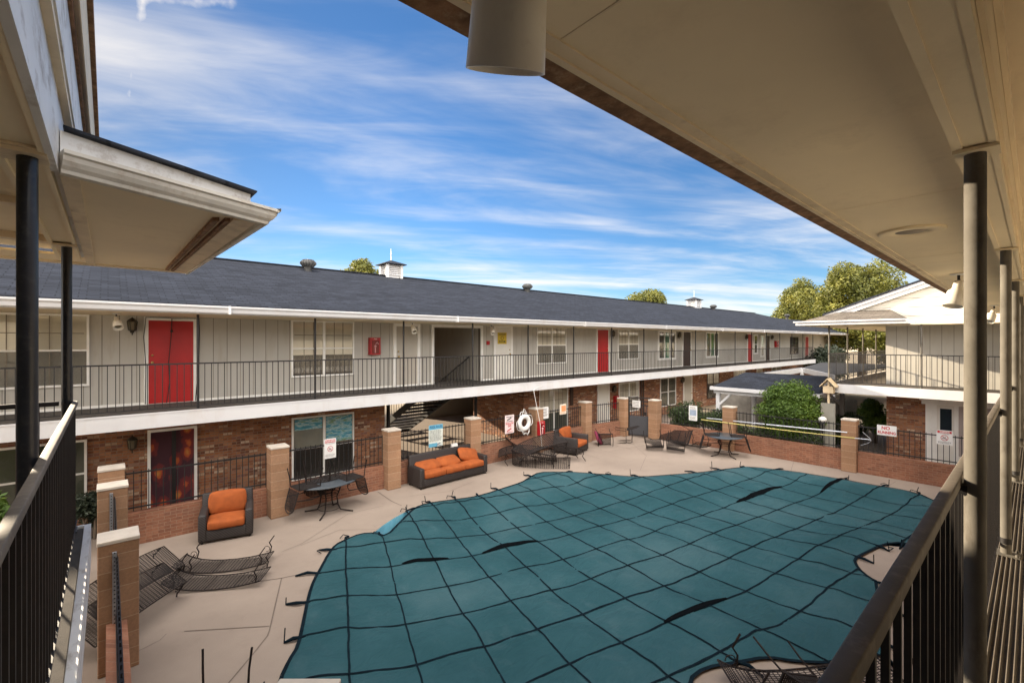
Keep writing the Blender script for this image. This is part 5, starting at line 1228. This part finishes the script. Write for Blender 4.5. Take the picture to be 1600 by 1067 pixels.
# ------------------------------------------------------------------ sky, sun, camera
EL, AZ = R(16.6), R(-16)                                   # sun height; bearing from +Y towards -X
sd = Vector((math.sin(AZ)*math.cos(EL), math.cos(AZ)*math.cos(EL), math.sin(EL)))
sun = bpy.data.lights.new('sun', 'SUN'); sun.energy = SUN_E; sun.angle = R(.53); sun.color = (1, .84, .62)
so = bpy.data.objects.new('sun', sun); COL.objects.link(so); so.rotation_euler = sd.to_track_quat('Z', 'Y').to_euler(); so.location = sd*60
w = bpy.data.worlds.new('World'); scene.world = w; w.use_nodes = True; nt = w.node_tree; bg = nt.nodes['Background']; nt.nodes.remove(bg)
out = nt.nodes['World Output']
class WN(NT):
    def __init__(s): s.t = nt
s = WN()
sky = s.n('ShaderNodeTexSky', sky_type='NISHITA'); sky.sun_disc = False; sky.sun_elevation = EL; sky.sun_rotation = AZ; sky.altitude = 1100; sky.air_density = 1.0; sky.dust_density = .3; sky.ozone_density = 3.0
gen = s.n('ShaderNodeTexCoord').outputs['Generated']; x = s.n('ShaderNodeSeparateXYZ'); s.l(gen, x.inputs[0])
zc = s.math('ADD', s.math('MAXIMUM', x.outputs[2], 0.0), .10)
U = s.math('DIVIDE', s.math('ADD', s.math('MULTIPLY', x.outputs[0], ST), s.math('MULTIPLY', x.outputs[1], -CT)), zc)   # along the streaks
V = s.math('DIVIDE', s.math('ADD', s.math('MULTIPLY', x.outputs[0], CT), s.math('MULTIPLY', x.outputs[1], ST)), zc)
V2 = s.math('ADD', V, s.math('MULTIPLY', U, -.16))
def layer(su, sv, scale, off, det=7, rough=.58, dist=.6):
    c = s.n('ShaderNodeCombineXYZ'); s.l(s.math('MULTIPLY', U, su), c.inputs[0]); s.l(s.math('MULTIPLY', V2, sv), c.inputs[1]); c.inputs[2].default_value = off
    o = s.n('ShaderNodeTexNoise'); o.inputs['Scale'].default_value = scale; o.inputs['Detail'].default_value = det; o.inputs['Roughness'].default_value = rough; o.inputs['Distortion'].default_value = dist
    s.l(c.outputs[0], o.inputs['Vector']); return o.outputs['Fac']
n1 = layer(.34, .95, 1.0, 2.3, 7, .55, 1.1); n2 = layer(.6, 2.3, 1.5, 7.7, 7, .62, .9); n3 = layer(.8, 1.2, .5, 4.1, 5)
cl = s.math('ADD', s.math('ADD', s.math('MULTIPLY', n1, .55), s.math('MULTIPLY', n2, .22)), s.math('MULTIPLY', n3, .43))
mr = s.n('ShaderNodeMapRange', interpolation_type='SMOOTHSTEP'); mr.inputs['From Min'].default_value = CLO; mr.inputs['From Max'].default_value = CHI; s.l(cl, mr.inputs['Value'])
cloud = s.math('MULTIPLY', mr.outputs[0], .88)
# towards the sun the thin cloud is denser; bright haze added behind and above the viewer, unseen, to fill the shade
sdot = s.math('ADD', s.math('ADD', s.math('MULTIPLY', x.outputs[0], sd.x), s.math('MULTIPLY', x.outputs[1], sd.y)), s.math('MULTIPLY', x.outputs[2], sd.z))
gl = s.math('POWER', s.math('MAXIMUM', sdot, 0), 7)
bk = s.n('ShaderNodeMapRange', interpolation_type='SMOOTHSTEP'); bk.inputs['From Min'].default_value = .05; bk.inputs['From Max'].default_value = .75
fw_ = s.math('ADD', s.math('MULTIPLY', x.outputs[0], -CT), s.math('MULTIPLY', x.outputs[1], -ST)); s.l(s.math('ADD', fw_, s.math('MULTIPLY', s.math('MAXIMUM', s.math('SUBTRACT', x.outputs[2], .68), 0), 2.4)), bk.inputs['Value'])
def pdir(px, py):
    a, b = (px-800)/718, -(py-533.5)/718; return Vector((CT+a*ST, ST-a*CT, b)).normalized()
def vm(op, a, b=None, sc=None):
    o = s.n('ShaderNodeVectorMath', operation=op)
    for i, v in enumerate((a, b)):
        if v is None: continue
        if hasattr(v, 'is_output'): s.l(v, o.inputs[i])
        else: o.inputs[i].default_value = v
    if sc is not None: s.l(sc, o.inputs['Scale'])
    return o.outputs['Value'] if op in ('DOT_PRODUCT', 'LENGTH') else o.outputs[0]
cn_ = s.n('ShaderNodeTexNoise'); cn_.inputs['Scale'].default_value = 45; cn_.inputs['Detail'].default_value = 5; s.l(gen, cn_.inputs['Vector'])
trail = 0
for a_, b_, wd in (((226, -30), (217, 45), .016), ((208, 88), (202, 150), .011), ((215, 0), (360, 4), .016)):       # broken vapour trails high in the sky
    A_, B_ = pdir(*a_), pdir(*b_); ab = B_-A_; da = vm('SUBTRACT', gen, A_)
    t_ = s.math('MINIMUM', s.math('MAXIMUM', s.math('DIVIDE', vm('DOT_PRODUCT', da, ab), ab.length_squared), 0), 1)
    dd_ = vm('LENGTH', vm('SUBTRACT', da, vm('SCALE', ab, sc=t_)))
    q_ = s.n('ShaderNodeMapRange', interpolation_type='SMOOTHSTEP'); q_.inputs['From Min'].default_value = wd; q_.inputs['From Max'].default_value = -wd*.8
    s.l(s.math('ADD', dd_, s.math('MULTIPLY', s.math('SUBTRACT', cn_.outputs['Fac'], .4), wd*1.6)), q_.inputs['Value']); trail = s.math('ADD', trail, q_.outputs[0])
cloud = s.math('MAXIMUM', cloud, s.math('MINIMUM', trail, .8))
cloud2 = s.math('MINIMUM', s.math('ADD', s.math('ADD', cloud, s.math('MULTIPLY', gl, .02)), s.math('MULTIPLY', bk.outputs[0], .85)), 1)
hs = s.n('ShaderNodeHueSaturation'); hs.inputs['Saturation'].default_value = 1.12; hs.inputs['Value'].default_value = 1.0; s.l(sky.outputs[0], hs.inputs['Color'])
b1 = s.n('ShaderNodeBackground'); s.l(s.math('MULTIPLY', SKY_S, s.math('SUBTRACT', 1, s.math('MULTIPLY', gl, .62))), b1.inputs['Strength']); s.l(s.mix(1.0, hs.outputs[0], SKY_T, 'MULTIPLY'), b1.inputs['Color'])
b2 = s.n('ShaderNodeBackground'); b2.inputs['Color'].default_value = (1, .95, .90, 1); s.l(s.math('ADD', s.math('ADD', CLD, s.math('MULTIPLY', gl, -.06)), s.math('MULTIPLY', bk.outputs[0], BKB)), b2.inputs['Strength'])
mx = s.n('ShaderNodeMixShader'); s.l(cloud2, mx.inputs[0]); s.l(b1.outputs[0], mx.inputs[1]); s.l(b2.outputs[0], mx.inputs[2]); s.l(mx.outputs[0], out.inputs['Surface'])
cam = bpy.data.cameras.new('camera'); cam.sensor_width = 36; cam.lens = 718/1600*36; cam.clip_start = .02; cam.clip_end = 2000
co = bpy.data.objects.new('camera', cam); COL.objects.link(co); co.rotation_euler = (pi/2, 0, TH-pi/2); scene.camera = co
scene.view_settings.view_transform = 'Standard'; scene.view_settings.look = 'None'; scene.view_settings.exposure = EXPO; scene.view_settings.gamma = 1
scene.cycles.max_bounces = 8; scene.cycles.diffuse_bounces = 5; scene.cycles.transparent_max_bounces = 12; scene.cycles.use_denoising = True; scene.cycles.sample_clamp_indirect = 6
